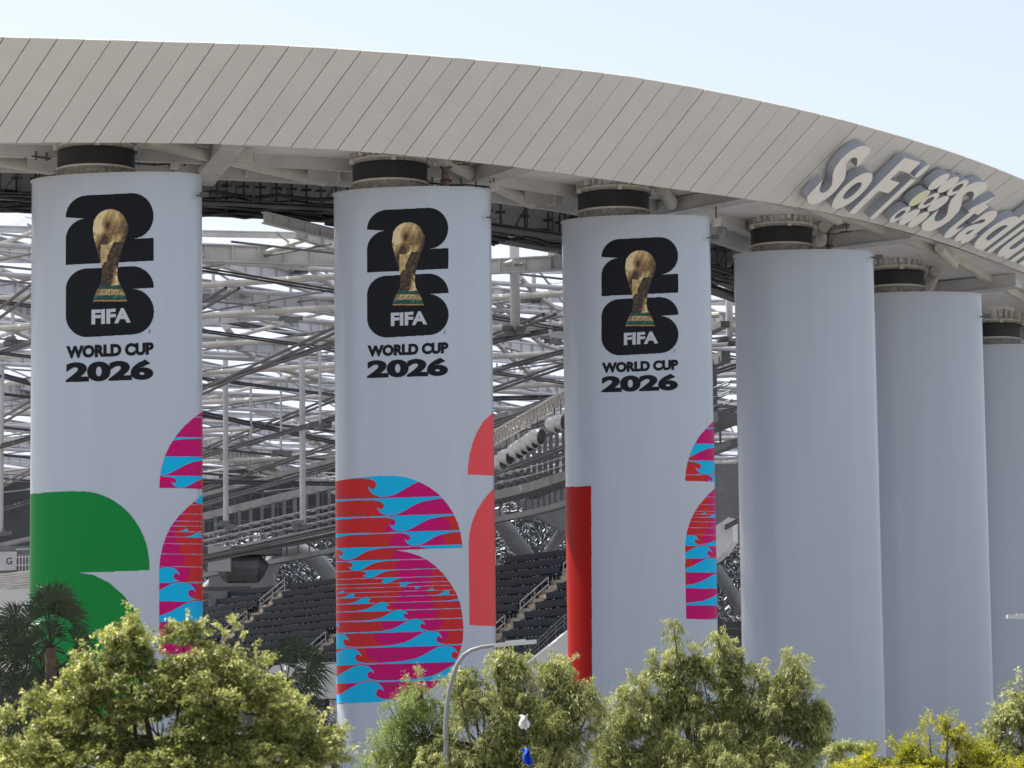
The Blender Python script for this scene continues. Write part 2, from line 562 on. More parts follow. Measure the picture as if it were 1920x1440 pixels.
def emblem_fn(X0, Y0, sx, sy):
    def fn(px, py):
        x = (px - X0) / sx + 87
        y = (py - Y0) / sy + 80
        c = np.zeros(x.shape, int)
        c[poly_in(x, y, TWO) | poly_in(x, y, SIX)] = 1
        # cup
        globe = ((x - 393) / 112) ** 2 + ((y - 302) / 108) ** 2 < 1
        body = poly_in(x, y, BODY)
        cup = globe | body
        if cup.any():
            gx = (x - 393) / 112; gy = (y - 302) / 108
            sh = 0.62 - 0.30 * gx - 0.18 * gy + 0.55 * np.exp(-((x - 312) / 26) ** 2 - ((y - 325) / 34) ** 2)
            sh -= 0.55 * np.exp(-((x - 372) / 26) ** 2 - ((y - 305) / 40) ** 2)
            sh += 0.25 * np.exp(-((x - 445) / 18) ** 2 - ((y - 250) / 45) ** 2)
            nb = fbm(x, y, 0.05)
            sb = 0.45 + 0.36 * np.sin((x - 395) / 24 + (y - 400) / 48 + 0.8 * nb) + 0.3 * nb
            dia = (x - (470 - (y - 440) * 0.46))
            sb = np.where((dia > -62) & (dia < 4) & (y > 420), 0.16 + 0.2 * nb, sb)
            sb = np.where((np.abs(x - 350) < 22) & (y > 440) & (y < 560), 0.75 + 0.1 * nb, sb)
            w = np.clip((y - 350) / 40, 0, 1)
            v = sh * (1 - w) + sb * w + 0.11 * fbm(x, y, 0.13) + 0.07 * np.sin(x / 7 + y / 16 + 3 * nb)
            q = np.clip((v * 6).astype(int), 0, 5)
            c = np.where(cup, 2 + q, c)
        # base
        hw = np.interp(y, [720, 745, 790, 832], [72, 86, 106, 117])
        inb = (y >= 720) & (y < 832) & (np.abs(x - 392) < hw)
        nb = fbm(x, y, 0.07)
        band = np.where(y < 746, np.where(nb > 0.1, 9, 8), np.where(y < 789, np.where(nb > 0, 5, 4), np.where(y < 819, np.where(nb > 0, 9, 8), np.where(y < 822, 2, 5))))
        c = np.where(inb, band, c)
        return c
    return fn

WCAN = [(-5.2, 0.02), (-3.6, 0.08), (-2.7, 0.22), (-2.15, 0.44), (-1.7, 0.70), (-1.3, 0.90), (-0.95, 0.99), (-0.6, 0.98), (-0.27, 0.85), (-0.08, 0.64), (-0.02, 0.46),
        (-0.14, 0.57), (-0.28, 0.60), (-0.40, 0.52), (-0.44, 0.36), (-0.34, 0.20), (-0.1, 0.10), (0.3, 0.04), (1.2, 0.0), (1.2, -0.06), (-5.2, -0.06)]
def waves_fn(shapes, ox, oy, sc, rows, cen, slope, mag=(70, 0.27, 0.45), lw=3.2, drift=0.06):
    """rows: (y of line at x=0, kind +1 crest / -1 trough, [glyph x], h)"""
    def fn(px, py):
        x = (px - ox) * sc
        y = (py - oy) * sc
        ins = np.zeros(x.shape, bool)
        for sh in shapes: ins |= poly_in(x, y, sh)
        c = np.zeros(x.shape, int)
        if not ins.any(): return c
        yy = y - slope * x
        c[ins] = 1
        # magenta lenses, changing from row to row
        ys = sorted(r[0] for r in rows)
        idx = np.searchsorted(np.array(ys), yy)
        fr = np.zeros_like(x)
        lo = np.array([ys[0] - 100] + ys); hi = np.array(ys + [ys[-1] + 100])
        fr = (yy - lo[idx]) / np.maximum(hi[idx] - lo[idx], 1)
        dy = np.abs(yy - cen[1])
        up = yy < cen[1]
        f2 = np.where(up, 1 - fr, fr)
        hw = (mag[0] + np.where(up, mag[1], mag[2]) * dy) * np.sqrt(np.clip(1 - 0.75 * f2 * f2, 0, 1)) * 1.15
        c = np.where(ins & (np.abs(x - cen[0] - np.where(up, 0.06, -0.06) * dy) < hw), 2, c)
        for (y0, k, gx, h) in sorted(rows, key=lambda r: abs(r[0] - cen[1])):
            ln = np.abs(yy - y0) < (lw * (0.35 + min(h, 90) / 90 * 0.65))
            c = np.where(ins & ln & (c != 3), 4, c)
            for g0 in gx:
                poly = [(g0 + k * a * h, y0 - k * b * h) for a, b in WCAN]
                if h > 26:
                    o = poly_in(x, yy + k * 6, poly) | poly_in(x - 5 * k, yy + 2 * k, poly) | poly_in(x + 3 * k, yy + 5 * k, poly)
                    c = np.where(ins & o & (c >= 3) & ((y0 - yy) * k > 8), 1, c)
            for g0 in gx:
                poly = [(g0 + k * a * h, y0 - k * b * h) for a, b in WCAN]
                c = np.where(ins & poly_in(x, yy, poly), 3, c)
        return c
    return fn

def multi(fns):
    def fn(px, py):
        c = np.zeros(px.shape, int)
        for f, base in fns:
            k = f(px, py)
            c = np.where(k > 0, k + base, c)
        return c
    return fn

def flat_fn(shape, ox, oy, sc):
    def fn(px, py):
        return poly_in((px - ox) * sc, (py - oy) * sc, shape).astype(int)
    return fn

emb_mats = [M['navy']] + [M['gold%d' % i] for i in range(6)] + [M['teal0'], M['teal1']]
wave_mats = [M['red'], M['magenta'], M['cyan'], M['pale_blue']]

def make_text(col, name, text, x0, x1, yl, yr, h, m, offset=0.02, off=0.012, wide=None):
    """text whose baseline runs from (x0, yl) to (x1, yr) with cap height h, all in photo pixels"""
    v, f = glyph_mesh(text, offset)
    mnx, mxx = v[:, 0].min(), v[:, 0].max()
    mxy = v[:, 1].max()
    sx_ = (v[:, 0] - mnx) / (mxx - mnx)
    X_ = x0 + sx_ * (x1 - x0)
    Y_ = yl + sx_ * (yr - yl) - v[:, 1] / mxy * h
    tris = [[(X_[i], Y_[i]) for i in p] for p in f]
    return text_print(col, name, tris, m, off)

def text_print(col, name, tris, m, off):
    A_ = np.array([q for t in tris for q in t])
    x_lo, x_hi, y_lo, y_hi = A_[:, 0].min(), A_[:, 0].max(), A_[:, 1].min(), A_[:, 1].max()
    def fn(px, py):
        c = np.zeros(px.shape, bool)
        for t in tris: c |= poly_in(px, py, t)
        return c.astype(int)
    return col.print_art(name, fn, y_lo, y_hi, [m], du=0.008, dz=0.010, off=off, xr=(x_lo, x_hi))

for i, c in enumerate(cols):
    root = empty('roof_column', (c.X, c.Y, 0), col_labels[i], 'column', 'columns holding up the roof')
    c.root = root
    mb = MB()
    n = len(c.P)
    levels = [0, 0.6] + [c.top - (k * 3.6) for k in range(6, -1, -1) if c.top - k * 3.6 > 1]
    for z in levels:
        for p in c.P: mb.v.append((p[0], p[1], z))
    for l in range(len(levels) - 1):
        for k in range(n):
            a, b = l * n + k, l * n + (k + 1) % n
            mb.f.append((a, b, b + n, a + n)); mb.m.append(0)
    mb.f.append(tuple((len(levels) - 1) * n + k for k in range(n))); mb.m.append(0)
    mb.build('shaft', M['column'], root, smooth=True)
    # thin metal trim round the top edge
    mb = MB()
    prs = c.P
    for k in range(n):
        a, b = prs[k], prs[(k + 1) % n]
        mb.bar((a[0], a[1], c.top + 0.03), (b[0], b[1], c.top + 0.03), 0.10, 0.06)
    mb.build('top_trim', M['galv'], root)
    # bearing on top
    bxy = np.array([c.X, c.Y]) + c.ex * (-0.95) + c.ey * 0.45
    bc = Vector((bxy[0], bxy[1], c.top + 0.28))
    rb = 1.55 if i < 3 else 1.42
    br = empty('bearing', (0, 0, 0)); br.parent = root; br.location = bc - Vector(root.location)
    def ring(name, z0, z1, r0, r1, m, nn=40, sm=True):
        q = MB()
        q.tube([bc + Vector((0, 0, z0)), bc + Vector((0, 0, z1))], [r0, r1], nn)
        o = q.build(name, m, None, smooth=sm)
        o.parent = br; o.location = -bc
        return o
    ring('pedestal', -0.4, 0.16, rb * 1.0, rb * 0.98, M['dirty'])
    ring('lower_plate', 0.16, 0.24, rb * 1.03, rb * 1.03, M['steel_cream'])
    ring('rubber_ring', 0.24, 0.95, rb * 0.99, rb * 0.99, M['black'])
    ring('upper_flange', 0.98, 1.06, rb * 1.08, rb * 1.08, M['dirty'])
    ring('upper_collar', 1.065, 1.17, rb * 1.05, rb * 1.05, M['steel_cream'])
    ring('neck', 1.17, 2.05, rb * 0.86, rb * 0.9, M['soffit'])
    q = MB()
    for k in range(26):
        a = 2 * math.pi * (k + random.uniform(-.15, .15)) / 26
        d = Vector((math.cos(a), math.sin(a), 0))
        s_ = Vector((-math.sin(a), math.cos(a), 0))
        q.box(bc + d * rb * 0.96 + Vector((0, 0, 1.43)), d * 0.13, s_ * (0.03 if k % 4 else 0.09), Vector((0, 0, 0.25 - 0.06 * (k % 3))))
        if k % 5 == 0: q.box(bc + d * rb * 1.1 + Vector((0, 0, 1.04)), d * 0.06, s_ * 0.09, Vector((0, 0, 0.10)))
    o = q.build('gusset', M['steel_cream'], None); o.parent = br; o.location = -bc; o['kind'] = 'stuff'
    # small wall fixture near the right top corner
    fx = [(369, 367), (913, 408), (1327, 446), (1634, 483), (1838, 594), (2000, 690)][i]
    p = Vector(c.pix(fx[0], fx[1], 0.0)); p2 = Vector(c.pix(fx[0] - 3, fx[1], 0.0))
    q = MB()
    nrm = Vector((math.cos(R(-35)), math.sin(R(-35)), 0))
    q.tube([p, p + nrm * 0.35], 0.03, 6)
    q.box(p + nrm * 0.38, Vector((0.16, -0.03, 0)), Vector((0.02, 0.09, 0)), Vector((0, 0, 0.09)))
    q.build('bracket_light', M['steel_dark'], root)

# prints ------------------------------------------------------------
emb = [(123, 361.5, 165 / 605, 0.2708), (688, 389, 152.5 / 605, 0.244), (1127.5, 444, 144 / 605, 0.2225)]
for i, (X0, Y0, sx, sy) in enumerate(emb):
    c = cols[i]
    def E(x, y): return X0 + (x - 87) * sx, Y0 + (y - 80) * sy
    c.print_art('emblem', emblem_fn(X0, Y0, sx, sy), Y0 - 6, Y0 + 1010 * sy, emb_mats, du=0.012, dz=0.014)
    a = E(264, 987); b = E(534, 972)
    make_text(c, 'lettering', 'FIFA', a[0], b[0], a[1], b[1], 97 * sy, M['white_ink'], 0.042)
    a = E(90, 1221); b = E(692, 1193)
    make_text(c, 'lettering', 'WORLD CUP', a[0], b[0], a[1], b[1], 80 * sy, M['navy'], 0.062)
    a = E(87, 1382); b = E(690, 1362)
    make_text(c, 'lettering', '2026', a[0], b[0], a[1], b[1], 130 * sy, M['navy'], 0.055)
    a = E(332, 768); b = E(452, 764)
    make_text(c, 'lettering', 'FIFA', a[0], b[0], a[1], b[1], 17 * sy, M['gold5'], 0.0, off=0.016)
    a = E(312, 788); b = E(482, 783)
    make_text(c, 'lettering', 'WORLD CUP', a[0], b[0], a[1], b[1], 16 * sy, M['gold5'], 0.0, off=0.016)
    # trademark marks beside the emblem, turned a quarter
    v, f = glyph_mesh('TM', 0.0)
    v[:, 0] -= v[:, 0].min(); sc_ = 30 / v[:, 0].max()
    text_print(c, 'lettering', [[E(672 - v[k][1] * sc_ * 0.8, 1058 - v[k][0] * sc_) for k in p] for p in f], M['navy'], 0.012)

# column 1: green shape and wave strip on the right
G1 = [(-60, 940), (59, 926), (110, 921.5), (150, 921)] + [(150 + 130 * math.sin(R(t)), 1063 - 142 * math.cos(R(t))) for t in range(6, 96, 6)][:14] + [(280, 1069)] + \
     [(150, 1074), (175, 1078), (205, 1093), (232, 1117), (254, 1146), (270, 1180), (278, 1215), (280, 1250), (270, 1310), (240, 1350), (-60, 1370)]
cols[0].print_art('green_print', flat_fn(G1, 0, 0, 1.0), 905, 1380, [M['green']])
s1a = [(288, 92), (330, 60), (330, 514), (288, 511), (170, 505), (53, 504), (56, 450), (66, 390), (84, 330), (110, 275), (145, 220), (190, 168), (240, 125)]
s1b = [(330, 500), (330, 1406), (53, 1402), (53, 930), (58, 880), (72, 815), (92, 760), (120, 705), (160, 655), (210, 605), (250, 572), (288, 540)]
r1 = [(118, -1, [-160], 60), (232, -1, [-75], 72), (338, -1, [-30], 100), (440, -1, [118], 62), (528, -1, [235], 62), (592, 1, [], 20), (643, 1, [], 15), (681, 1, [], 12), (708, 1, [], 10),
      (738, 1, [212], 15), (768, 1, [288], 26), (804, 1, [], 14), (860, 1, [], 30), (928, 1, [-120], 30), (1012, 1, [165], 82), (1110, 1, [252], 100), (1220, 1, [350], 110), (1333, 1, [440], 112), (1440, 1, [520], 110)]
cols[0].print_art('wave_print', waves_fn([s1a, s1b], 280, 740, 2.883, r1, (110, 740), 0.012, mag=(20, 0.5, 0.42)), 745, 1235, wave_mats, dz=0.015)

# column 2: big wave number, coral number at the right
s2 = [(-80, 175), (60, 134), (85, 127), (200, 108), (330, 97), (410, 96), (480, 104), (550, 128), (610, 158), (665, 198), (712, 250), (748, 305), (775, 365), (790, 420), (798, 470), (800, 501),
      (640, 506), (430, 515), (500, 528), (560, 548), (610, 575), (650, 605), (695, 650), (735, 705), (765, 755), (788, 815), (800, 880), (806, 950), (803, 1020), (785, 1090), (755, 1155), (715, 1215), (665, 1265), (610, 1305), (540, 1342), (480, 1361), (95, 1379), (-80, 1385)]
r2 = [(111, -1, [266, -300], 116), (238, -1, [318, -260], 95), (338, -1, [388, -190], 86), (430, -1, [474, -110], 76), (510, -1, [100, 578], 66), (583, -1, [158], 56), (638, -1, [240], 44), (682, -1, [343], 33), (712, -1, [445], 22),
      (734, -1, [530], 13), (760, 1, [138, 640], 13), (788, 1, [197, 732], 24), (822, 1, [287, 860], 36), (866, 1, [392], 50), (921, 1, [494], 60), (986, 1, [112, 592], 70), (1068, 1, [165, 688], 82), (1161, 1, [236, 776], 90), (1262, 1, [306, 880], 94), (1372, 1, [362, 970], 112)]
f2a = waves_fn([s2], 600, 860, 3.0, r2, (530, 748), -0.030)
s2b = [(72, 105), (73, 433), (60, 432), (-22, 428)]
cA = [(976, 95), (976, -60), (1100, -60), (1100, 96)]
cor_t = [(1100, -300), (1100, 98), (976, 95), (830, 89), (833, 30), (842, -30), (860, -95), (885, -155), (920, -212), (950, -238), (972, -258)]
cor_b = [(1100, 100), (1100, 944), (985, 941), (841, 937), (836, 470), (842, 410), (855, 355), (880, 295), (915, 238), (950, 195), (976, 168)]
f2c = flat_fn(cor_t, 600, 860, 3.0)
f2d = flat_fn(cor_b, 600, 860, 3.0)
cols[1].print_art('wave_print', f2a, 880, 1330, wave_mats, dz=0.013)
cols[1].print_art('coral_print', multi([(f2c, 0), (f2d, 0)]), 765, 1185, [M['coral']])

# column 3: red bar at the left, wave strip at the right
rb3 = [(1000, 918), (1062, 913), (1108, 911.5), (1110, 1298), (1075, 1298.5), (1000, 1300)]
cols[2].print_art('red_print', flat_fn(rb3, 0, 0, 1.0), 900, 1310, [M['deep_red']])
s3a = [(397, 143), (440, 100), (440, 471), (400, 471), (243, 465), (246, 420), (255, 370), (270, 320), (292, 270), (322, 222), (358, 182)]
s3b = [(402, 508), (440, 470), (440, 1218), (412, 1216), (248, 1210), (243, 820), (246, 780), (254, 735), (270, 685), (290, 640), (320, 595), (360, 548)]
r3 = [(176, -1, [120], 60), (265, -1, [120], 92), (355, -1, [298], 72), (428, -1, [368], 55), (500, -1, [430], 40), (546, 1, [], 12), (588, 1, [], 10), (624, 1, [], 8), (640, 1, [357], 9), (657, 1, [425], 20), (682, 1, [], 8),
      (714, 1, [], 12), (752, 1, [], 14), (809, 1, [318, 520], 56), (876, 1, [390], 66), (950, 1, [455], 76), (1036, 1, [520], 84), (1128, 1, [575], 88), (1222, 1, [640], 88)]
cols[2].print_art('wave_print', waves_fn([s3a, s3b], 1200, 740, 2.88, r3, (420, 640), 0.015, mag=(30, 0.30, 0.3), lw=2.6), 780, 1170, wave_mats, dz=0.015)

# ------------------------------------------------------------------ roof edge: panels, gutter, soffit, deck
c0 = fascia_pt(900, 0.5)
roof = empty('roof_edge', tuple(c0), 'pale grey curved roof edge of slanting metal panels with seams, carrying the sign', 'roof')
a = -420.0
seams = [a]
while a < 2330:
    a += np.interp(a, [-420, 0, 600, 1000, 1500, 1920, 2330], [50, 50, 43, 38, 33, 24, 20])
    seams.append(a)
k = 0
for a0, a1 in zip(seams[:-1], seams[1:]):
    mb = MB()
    g_ = (a1 - a0) * 0.021
    nsub = 1
    vs = []
    sub = 3
    aa = np.linspace(a0 + g_, a1 - g_, sub)
    lift = 0.05 + 0.012 * math.sin(k * 2.3)
    for t in np.linspace(0, 1, 5):
        for x in aa: vs.append(fascia_pt(x, t, lift))
    nf = len(vs)
    for t in (0, 1):
        for x in aa: vs.append(fascia_pt(x, t, -0.03))
    for t in np.linspace(0, 1, 5):
        for x in (aa[0], aa[-1]): vs.append(fascia_pt(x, t, -0.03))
    fs = []
    for r_ in range(4):
        for q in range(sub - 1):
            b = r_ * sub + q
            fs.append((b, b + 1, b + 1 + sub, b + sub))
    for q in range(sub - 1):
        fs.append((q, q + 1, nf + q + 1, nf + q))
        b = 4 * sub + q
        fs.append((b, b + 1, nf + sub + q + 1, nf + sub + q))
    e0 = nf + 2 * sub
    for r_ in range(4):
        fs.append((r_ * sub, (r_ + 1) * sub, e0 + 2 * (r_ + 1), e0 + 2 * r_))
        fs.append((r_ * sub + sub - 1, (r_ + 1) * sub + sub - 1, e0 + 2 * (r_ + 1) + 1, e0 + 2 * r_ + 1))
    mb.add(vs, fs)
    mb.build('panel', M[random.choice(['fascia', 'fascia', 'fascia_b', 'fascia_c'])], roof)
    k += 1
# backing behind the panels
mb = MB()
av = np.linspace(-420, 2330, 90)
for a in av:
    for t in (0.004, 0.996): mb.v.append(tuple(fascia_pt(a, t, -0.04)))
for q in range(len(av) - 1):
    mb.f.append((2 * q, 2 * q + 2, 2 * q + 3, 2 * q + 1)); mb.m.append(0)
mb.build('backing', M['joint'], roof)
# upper deck (unseen from below, shades the ring) and soffit
def curve3(o, dz=0.0, zref=None):
    return offs(o), zref
xB, qB = tabB
xT, qT = tabT
zB = qB[:, 2]; zT = qT[:, 2]
mb = MB()
def strip(mb, P0, z0, P1, z1, mi=0):
    k = len(mb.v)
    for (p, z, p2, z2) in zip(P0, z0, P1, z1):
        mb.v.append((p[0], p[1], z)); mb.v.append((p2[0], p2[1], z2))
    for i in range(len(P0) - 1):
        b = k + 2 * i
        mb.f.append((b, b + 1, b + 3, b + 2)); mb.m.append(mi)
strip(mb, offs(7.0), zT - 0.1, offs(-8.4), zT + 0.2)
strip(mb, offs(-8.4), zT + 0.2, offs(-8.8), zB + 1.9)
mb.build('upper_deck', M['fascia'], roof)
zS = zB + 1.15          # underside level behind the fascia foot
# right part of the ring drops with the columns
ctop = np.interp(CC[:, 0], [c.X for c in cols], [c.top for c in cols])
zS = ctop + 1.75
mb = MB()
strip(mb, offs(4.0), zB + 0.02, offs(3.2), np.maximum(zS, zB + 0.05))
strip(mb, offs(3.2), np.maximum(zS, zB + 0.05), offs(-8.6), zS + 0.0)
strip(mb, offs(-8.6), zS, offs(-8.65), zS - 1.0)
mb.build('soffit', M['soffit'], roof)
# transverse box girders, ring beams and pipes in the soffit
mb = MB()
for i in range(4, len(CC) - 4, 1):
    pass
def ring_line(o, dz):
    P = offs(o)
    return [Vector((P[i, 0], P[i, 1], zS[i] + dz)) for i in range(len(P))]
def along(frac_i, o, dz):
    L = ring_line(o, dz)
    i = max(0, min(len(L) - 2, int(frac_i)))
    return L[i].lerp(L[i + 1], frac_i - i)
for o_, dz, w, h, mname, nm in ((-4.6, -0.35, 0.35, 0.7, 'steel', 'ring_beam'), (-2.4, -0.25, 0.25, 0.5, 'steel', 'ring_beam'), (2.2, -0.2, 0.3, 0.36, 'steel_cream', 'ring_beam')):
    mb = MB()
    L = ring_line(o_, dz)
    for a_, b_ in zip(L[:-1], L[1:]): mb.bar(a_, b_, w, h)
    mb.build(nm, M[mname], roof)
# find curve index of each column
cidx = [int(np.argmin(np.hypot(CC[:, 0] - c.X, CC[:, 1] - c.Y))) for c in cols]
steps = [cidx[0] - 48, cidx[0] - 32, cidx[0] - 16] + cidx + [min(cidx[-1] + 16, len(CC) - 3)]
steps = [s_ for s_ in steps if s_ > 1]
for j in range(len(steps) - 1):
    i0, i1 = steps[j], steps[j + 1]
    for fr in (0.34,):
        ii = i0 + (i1 - i0) * fr
        mb = MB()
        p, q = along(ii, 3.6, -0.30), along(ii + 0.6, -8.3, -0.42)
        mb.bar(p, q, 0.75, 0.62)
        mb.bar(p + Vector((0, 0, -0.335)), q + Vector((0, 0, -0.335)), 0.95, 0.05)
        mb.build('girder', M['steel'], roof)
    # raking tubes from the bearing to the next bay
    mb = MB()
    mb.tube([along(i0 + 1.5, 0.5, -0.25), along(i1 - 3, -4.4, -0.55)], 0.27, 12)
    mb.build('raking_tube', M['steel_cream'], roof, smooth=True)
    mb = MB()
    mb.tube([along(i0 + (i1 - i0) * 0.66, 3.0, -0.32), along(i0 + (i1 - i0) * 0.99, 2.0, -0.34)], 0.24, 12)
    mb.build('raking_tube', M['steel_cream'], roof, smooth=True)
    # gusset plates
    mb = MB()
    for fr in (0.2, 0.45, 0.8):
        p = along(i0 + (i1 - i0) * fr, -3.4, -0.4)
        t_ = Vector((TT[i0][0], TT[i0][1], 0))
        mb.box(p, t_ * 0.9, Vector((0, 0, 0.38)), t_.cross(Vector((0, 0, 1))) * 0.03)
        mb.box(p + t_ * 0.4 + Vector((0, 0, -0.1)), t_ * 0.04, Vector((0, 0, 0.3)), t_.cross(Vector((0, 0, 1))) * 0.4)
    mb.build_each('gusset_plate', M['steel'], roof)

# cable trays hung behind the columns
for j in range(len(steps) - 1):
    i0, i1 = steps[j], steps[j + 1]
    if i0 > len(CC) - 20: continue
    tr = empty('cable_tray', tuple(along(i0, -7.5, -1.2)), ['black hanging cable tray left of the leftmost column, far part', 'black hanging cable tray at the left edge of the photo', 'black hanging cable tray ending behind the green shape column', 'black hanging cable tray between the first and second columns', 'black hanging cable tray between the second and third columns', 'black hanging cable tray between the third and fourth columns', 'black hanging cable tray behind the fourth and fifth columns', 'black hanging cable tray behind the two rightmost columns', 'black hanging cable tray beyond the right edge column'][min(j, 8)], 'cable tray', 'cable trays hung under the roof edge')
    mb = MB()
    n_ = 14
    for o_ in (-6.4, -7.6, -8.8):
        L = [along(i0 + (i1 - i0) * q / n_, o_, -1.45 + (0.12 if o_ == -7.6 else 0)) for q in range(n_ + 1)]
        for a_, b_ in zip(L[:-1], L[1:]):
            mb.bar(a_, b_, 0.9, 0.07); mb.bar(a_ + Vector((0, 0, 0.12)), b_ + Vector((0, 0, 0.12)), 0.92, 0.05)
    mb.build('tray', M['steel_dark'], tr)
    mb = MB()
    for q in range(16):
        o_ = random.uniform(-9.2, -6.0); z_ = -1.30 + random.uniform(-0.28, 0.26)
        L = [along(i0 + (i1 - i0) * (r_ / 12), o_ + 0.12 * math.sin(r_ * 1.3 + q), z_ + 0.07 * math.sin(r_ * 2.1 + q * 1.7)) for r_ in range(13)]
        mb.tube(L, random.uniform(0.035, 0.09), 6)
    o = mb.build('cable_bundle', M['black'], tr)
    mb = MB()
    for q in range(1, 14):
        for o_ in (-6.1, -7.9):
            if random.random() < 0.25: continue
            p = along(i0 + (i1 - i0) * q / 14, o_, 0)
            mb.bar(p + Vector((0, 0, 0.0)), p + Vector((0, 0, -1.45)), 0.08, 0.08)
            mb.box(p + Vector((0, 0, -0.35)), Vector((0.22, 0, 0)), Vector((0, 0.1, 0)), Vector((0, 0, 0.04)))
        if q % 3 == 0:
            p = along(i0 + (i1 - i0) * q / 14, -6.1, -1.4); p2 = along(i0 + (i1 - i0) * (q + 1) / 14, -6.1, -0.3)
            mb.bar(p, p2, 0.06, 0.06)
    mb.build_each('hanger', M['steel_dark'], tr)

# drain pipes
for (x, y0, y1, ci, rr, lab) in ((834, 300, 352, 1, 0.17, 'grey elbow drain pipe rising from the second column top'), (1554, 425, 472, 3, 0.13, 'dark drain pipe with red collars above the fourth column')):
    c = cols[ci]
    D = c.Y + 0.8
    p0 = at(x, y1 + 12, D); p1 = at(x + 2, y0 + 14, D)
    dp = empty('drain_pipe', tuple(p0), lab, 'pipe')
    mb = MB()
    mb.tube([p0, p1, p1 + Vector((0.06, 0, 0.16)), p1 + Vector((0.22, 0, 0.3)), p1 + Vector((0.5, 0, 0.36)), p1 + Vector((0.8, 0.1, 0.37)), p1 + Vector((1.0, 0.3, 1.2))], rr, 14)
    mb.build('pipe', M['pipe'], dp, smooth=True)
    for zz in (0.0, -0.55):
        mb = MB()
        mb.tube([p1 + Vector((0, 0, zz - 0.03)), p1 + Vector((0, 0, zz + 0.03))], rr * 1.45, 14)
        mb.build('collar', M['rust'] , dp)
    mb = MB()
    mb.bar(p1 + Vector((0.75, -0.2, 0.05)), p1 + Vector((0.75, -0.2, 0.75)), 0.05, 0.05)
    mb.bar(p1 + Vector((0.45, -0.2, 0.08)), p1 + Vector((1.0, -0.2, 0.08)), 0.05, 0.05)
    mb.build_each('clamp', M['steel_dark'], dp)

# small floodlights and conduit beside the bearings
for (x, y, D, lab) in ((328, 308, 128.2, 'small white floodlight above the top right of the leftmost column'), (926, 350, 131, 'small white floodlight by the top right corner of the second column'),
                       (1343, 417, 137.5, 'small white floodlight by the top right corner of the third column')):
    p = at(x, y, D)
    fl = empty('floodlight', tuple(p), lab, 'floodlight', 'floodlights under the roof edge')
    mb = MB(); mb.box(p, Vector((0.16, 0.05, 0.03)), Vector((-0.03, 0.14, 0)), Vector((0, 0, 0.18))); mb.box(p + Vector((0, -0.17, 0)), Vector((0.12, 0, 0)), Vector((0, 0.02, 0)), Vector((0, 0, 0.13)))
    mb.build('housing', M['wall'], fl)
    mb = MB(); mb.bar(p + Vector((0, 0, 0.15)), p + Vector((0, 0.1, 1.6)), 0.06, 0.06); mb.build('stem', M['steel_dark'], fl)
for (x0, y0, x1, y1, D, lab) in ((250, 306, 385, 308, 128.5, 'thin black conduit with studs above the leftmost column'), (800, 342, 930, 352, 131.5, 'thin black conduit with studs behind the elbow drain pipe'), (0, 288, 95, 298, 126.5, 'thin black conduit with studs at the left edge of the photo')):
    p, q = at(x0, y0, D), at(x1, y1, D)
    cd = empty('conduit', tuple(p), lab, 'conduit')
    mb = MB(); mb.tube([p, p.lerp(q, 0.3) - Vector((0, 0, 0.05)), p.lerp(q, 0.6) + Vector((0, 0, 0.03)), q], 0.04, 6); mb.build('line', M['black'], cd)
    mb = MB()
    for k in range(5):
        r_ = p.lerp(q, 0.08 + k * 0.21); mb.bar(r_ - Vector((0, 0, 0.1)), r_ + Vector((0, 0, 0.25)), 0.07, 0.07)
    mb.build_each('stud', M['steel_dark'], cd)
# perforated vent grille by the first bay
p = at(458, 291, 127.5)
mb = MB(); mb.box(p, Vector((0.34, 0.06, 0)), Vector((-0.01, 0.04, 0)), Vector((0, 0, 0.30)))
for i in range(7):
    for j in range(7):
        mb.box(p + Vector((-0.27 + i * 0.09, -0.06 + (-0.27 + i * 0.09) * 0.17, -0.24 + j * 0.08)), Vector((0.028, 0.005, 0)), Vector((0, 0.02, 0)), Vector((0, 0, 0.024)), 1)
o = mb.build('vent_grille', [M['steel'], M['letter']])
tag(o, 'small square studded plate under the roof edge right of the leftmost column', 'vent')

# ------------------------------------------------------------------ sign
sign = empty('roof_sign', tuple(fascia_pt(1700, 0.5, 0.4)), 'large white raised lettering with a dot grid on the curved roof edge', 'sign')
def sign_glyph(ch, a0, wpx, t0, t1, offset=0.03, m='letter', xh=None):
    v, f = glyph_mesh(ch, offset, 0.5, 0.0)
    mnx, mxx = v[:, 0].min(), v[:, 0].max()
    mny, mxy = v[:, 1].min(), v[:, 1].max()
    # bend finely: subdivide long edges is not needed at this curvature
    vs = []
    for p in v:
        t = t0 + (p[1] - mny) / (mxy - mny) * (t1 - t0)
        a = a0 + (p[0] - mnx) / (mxx - mnx) * wpx - (t - 0.1) * 8
        d = 0.22 + (p[2] + 0.5) * 0.42
        vs.append(fascia_pt(a, t, d))
    mb = MB(); mb.add(vs, f)
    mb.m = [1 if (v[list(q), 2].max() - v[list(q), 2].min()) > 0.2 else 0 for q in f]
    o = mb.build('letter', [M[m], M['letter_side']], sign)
    bv = o.modifiers.new('edge', 'BEVEL'); bv.width = 0.03; bv.segments = 2; bv.limit_method = 'ANGLE'; bv.angle_limit = R(50)
    return o
LT = [('S', 1468, 36, 0.13, 0.86), ('o', 1511, 36, 0.13, 0.60), ('F', 1557, 29, 0.12, 0.85), ('i', 1596, 9, 0.11, 0.85), ('S', 1680, 33, 0.13, 0.86), ('t', 1722, 21, 0.12, 0.76), ('a', 1746, 27, 0.12, 0.60),
      ('d', 1778, 28, 0.12, 0.85), ('i', 1812, 8, 0.12, 0.85), ('u', 1825, 26, 0.12, 0.60), ('m', 1857, 40, 0.12, 0.60)]
for l in LT: sign_glyph(*l)
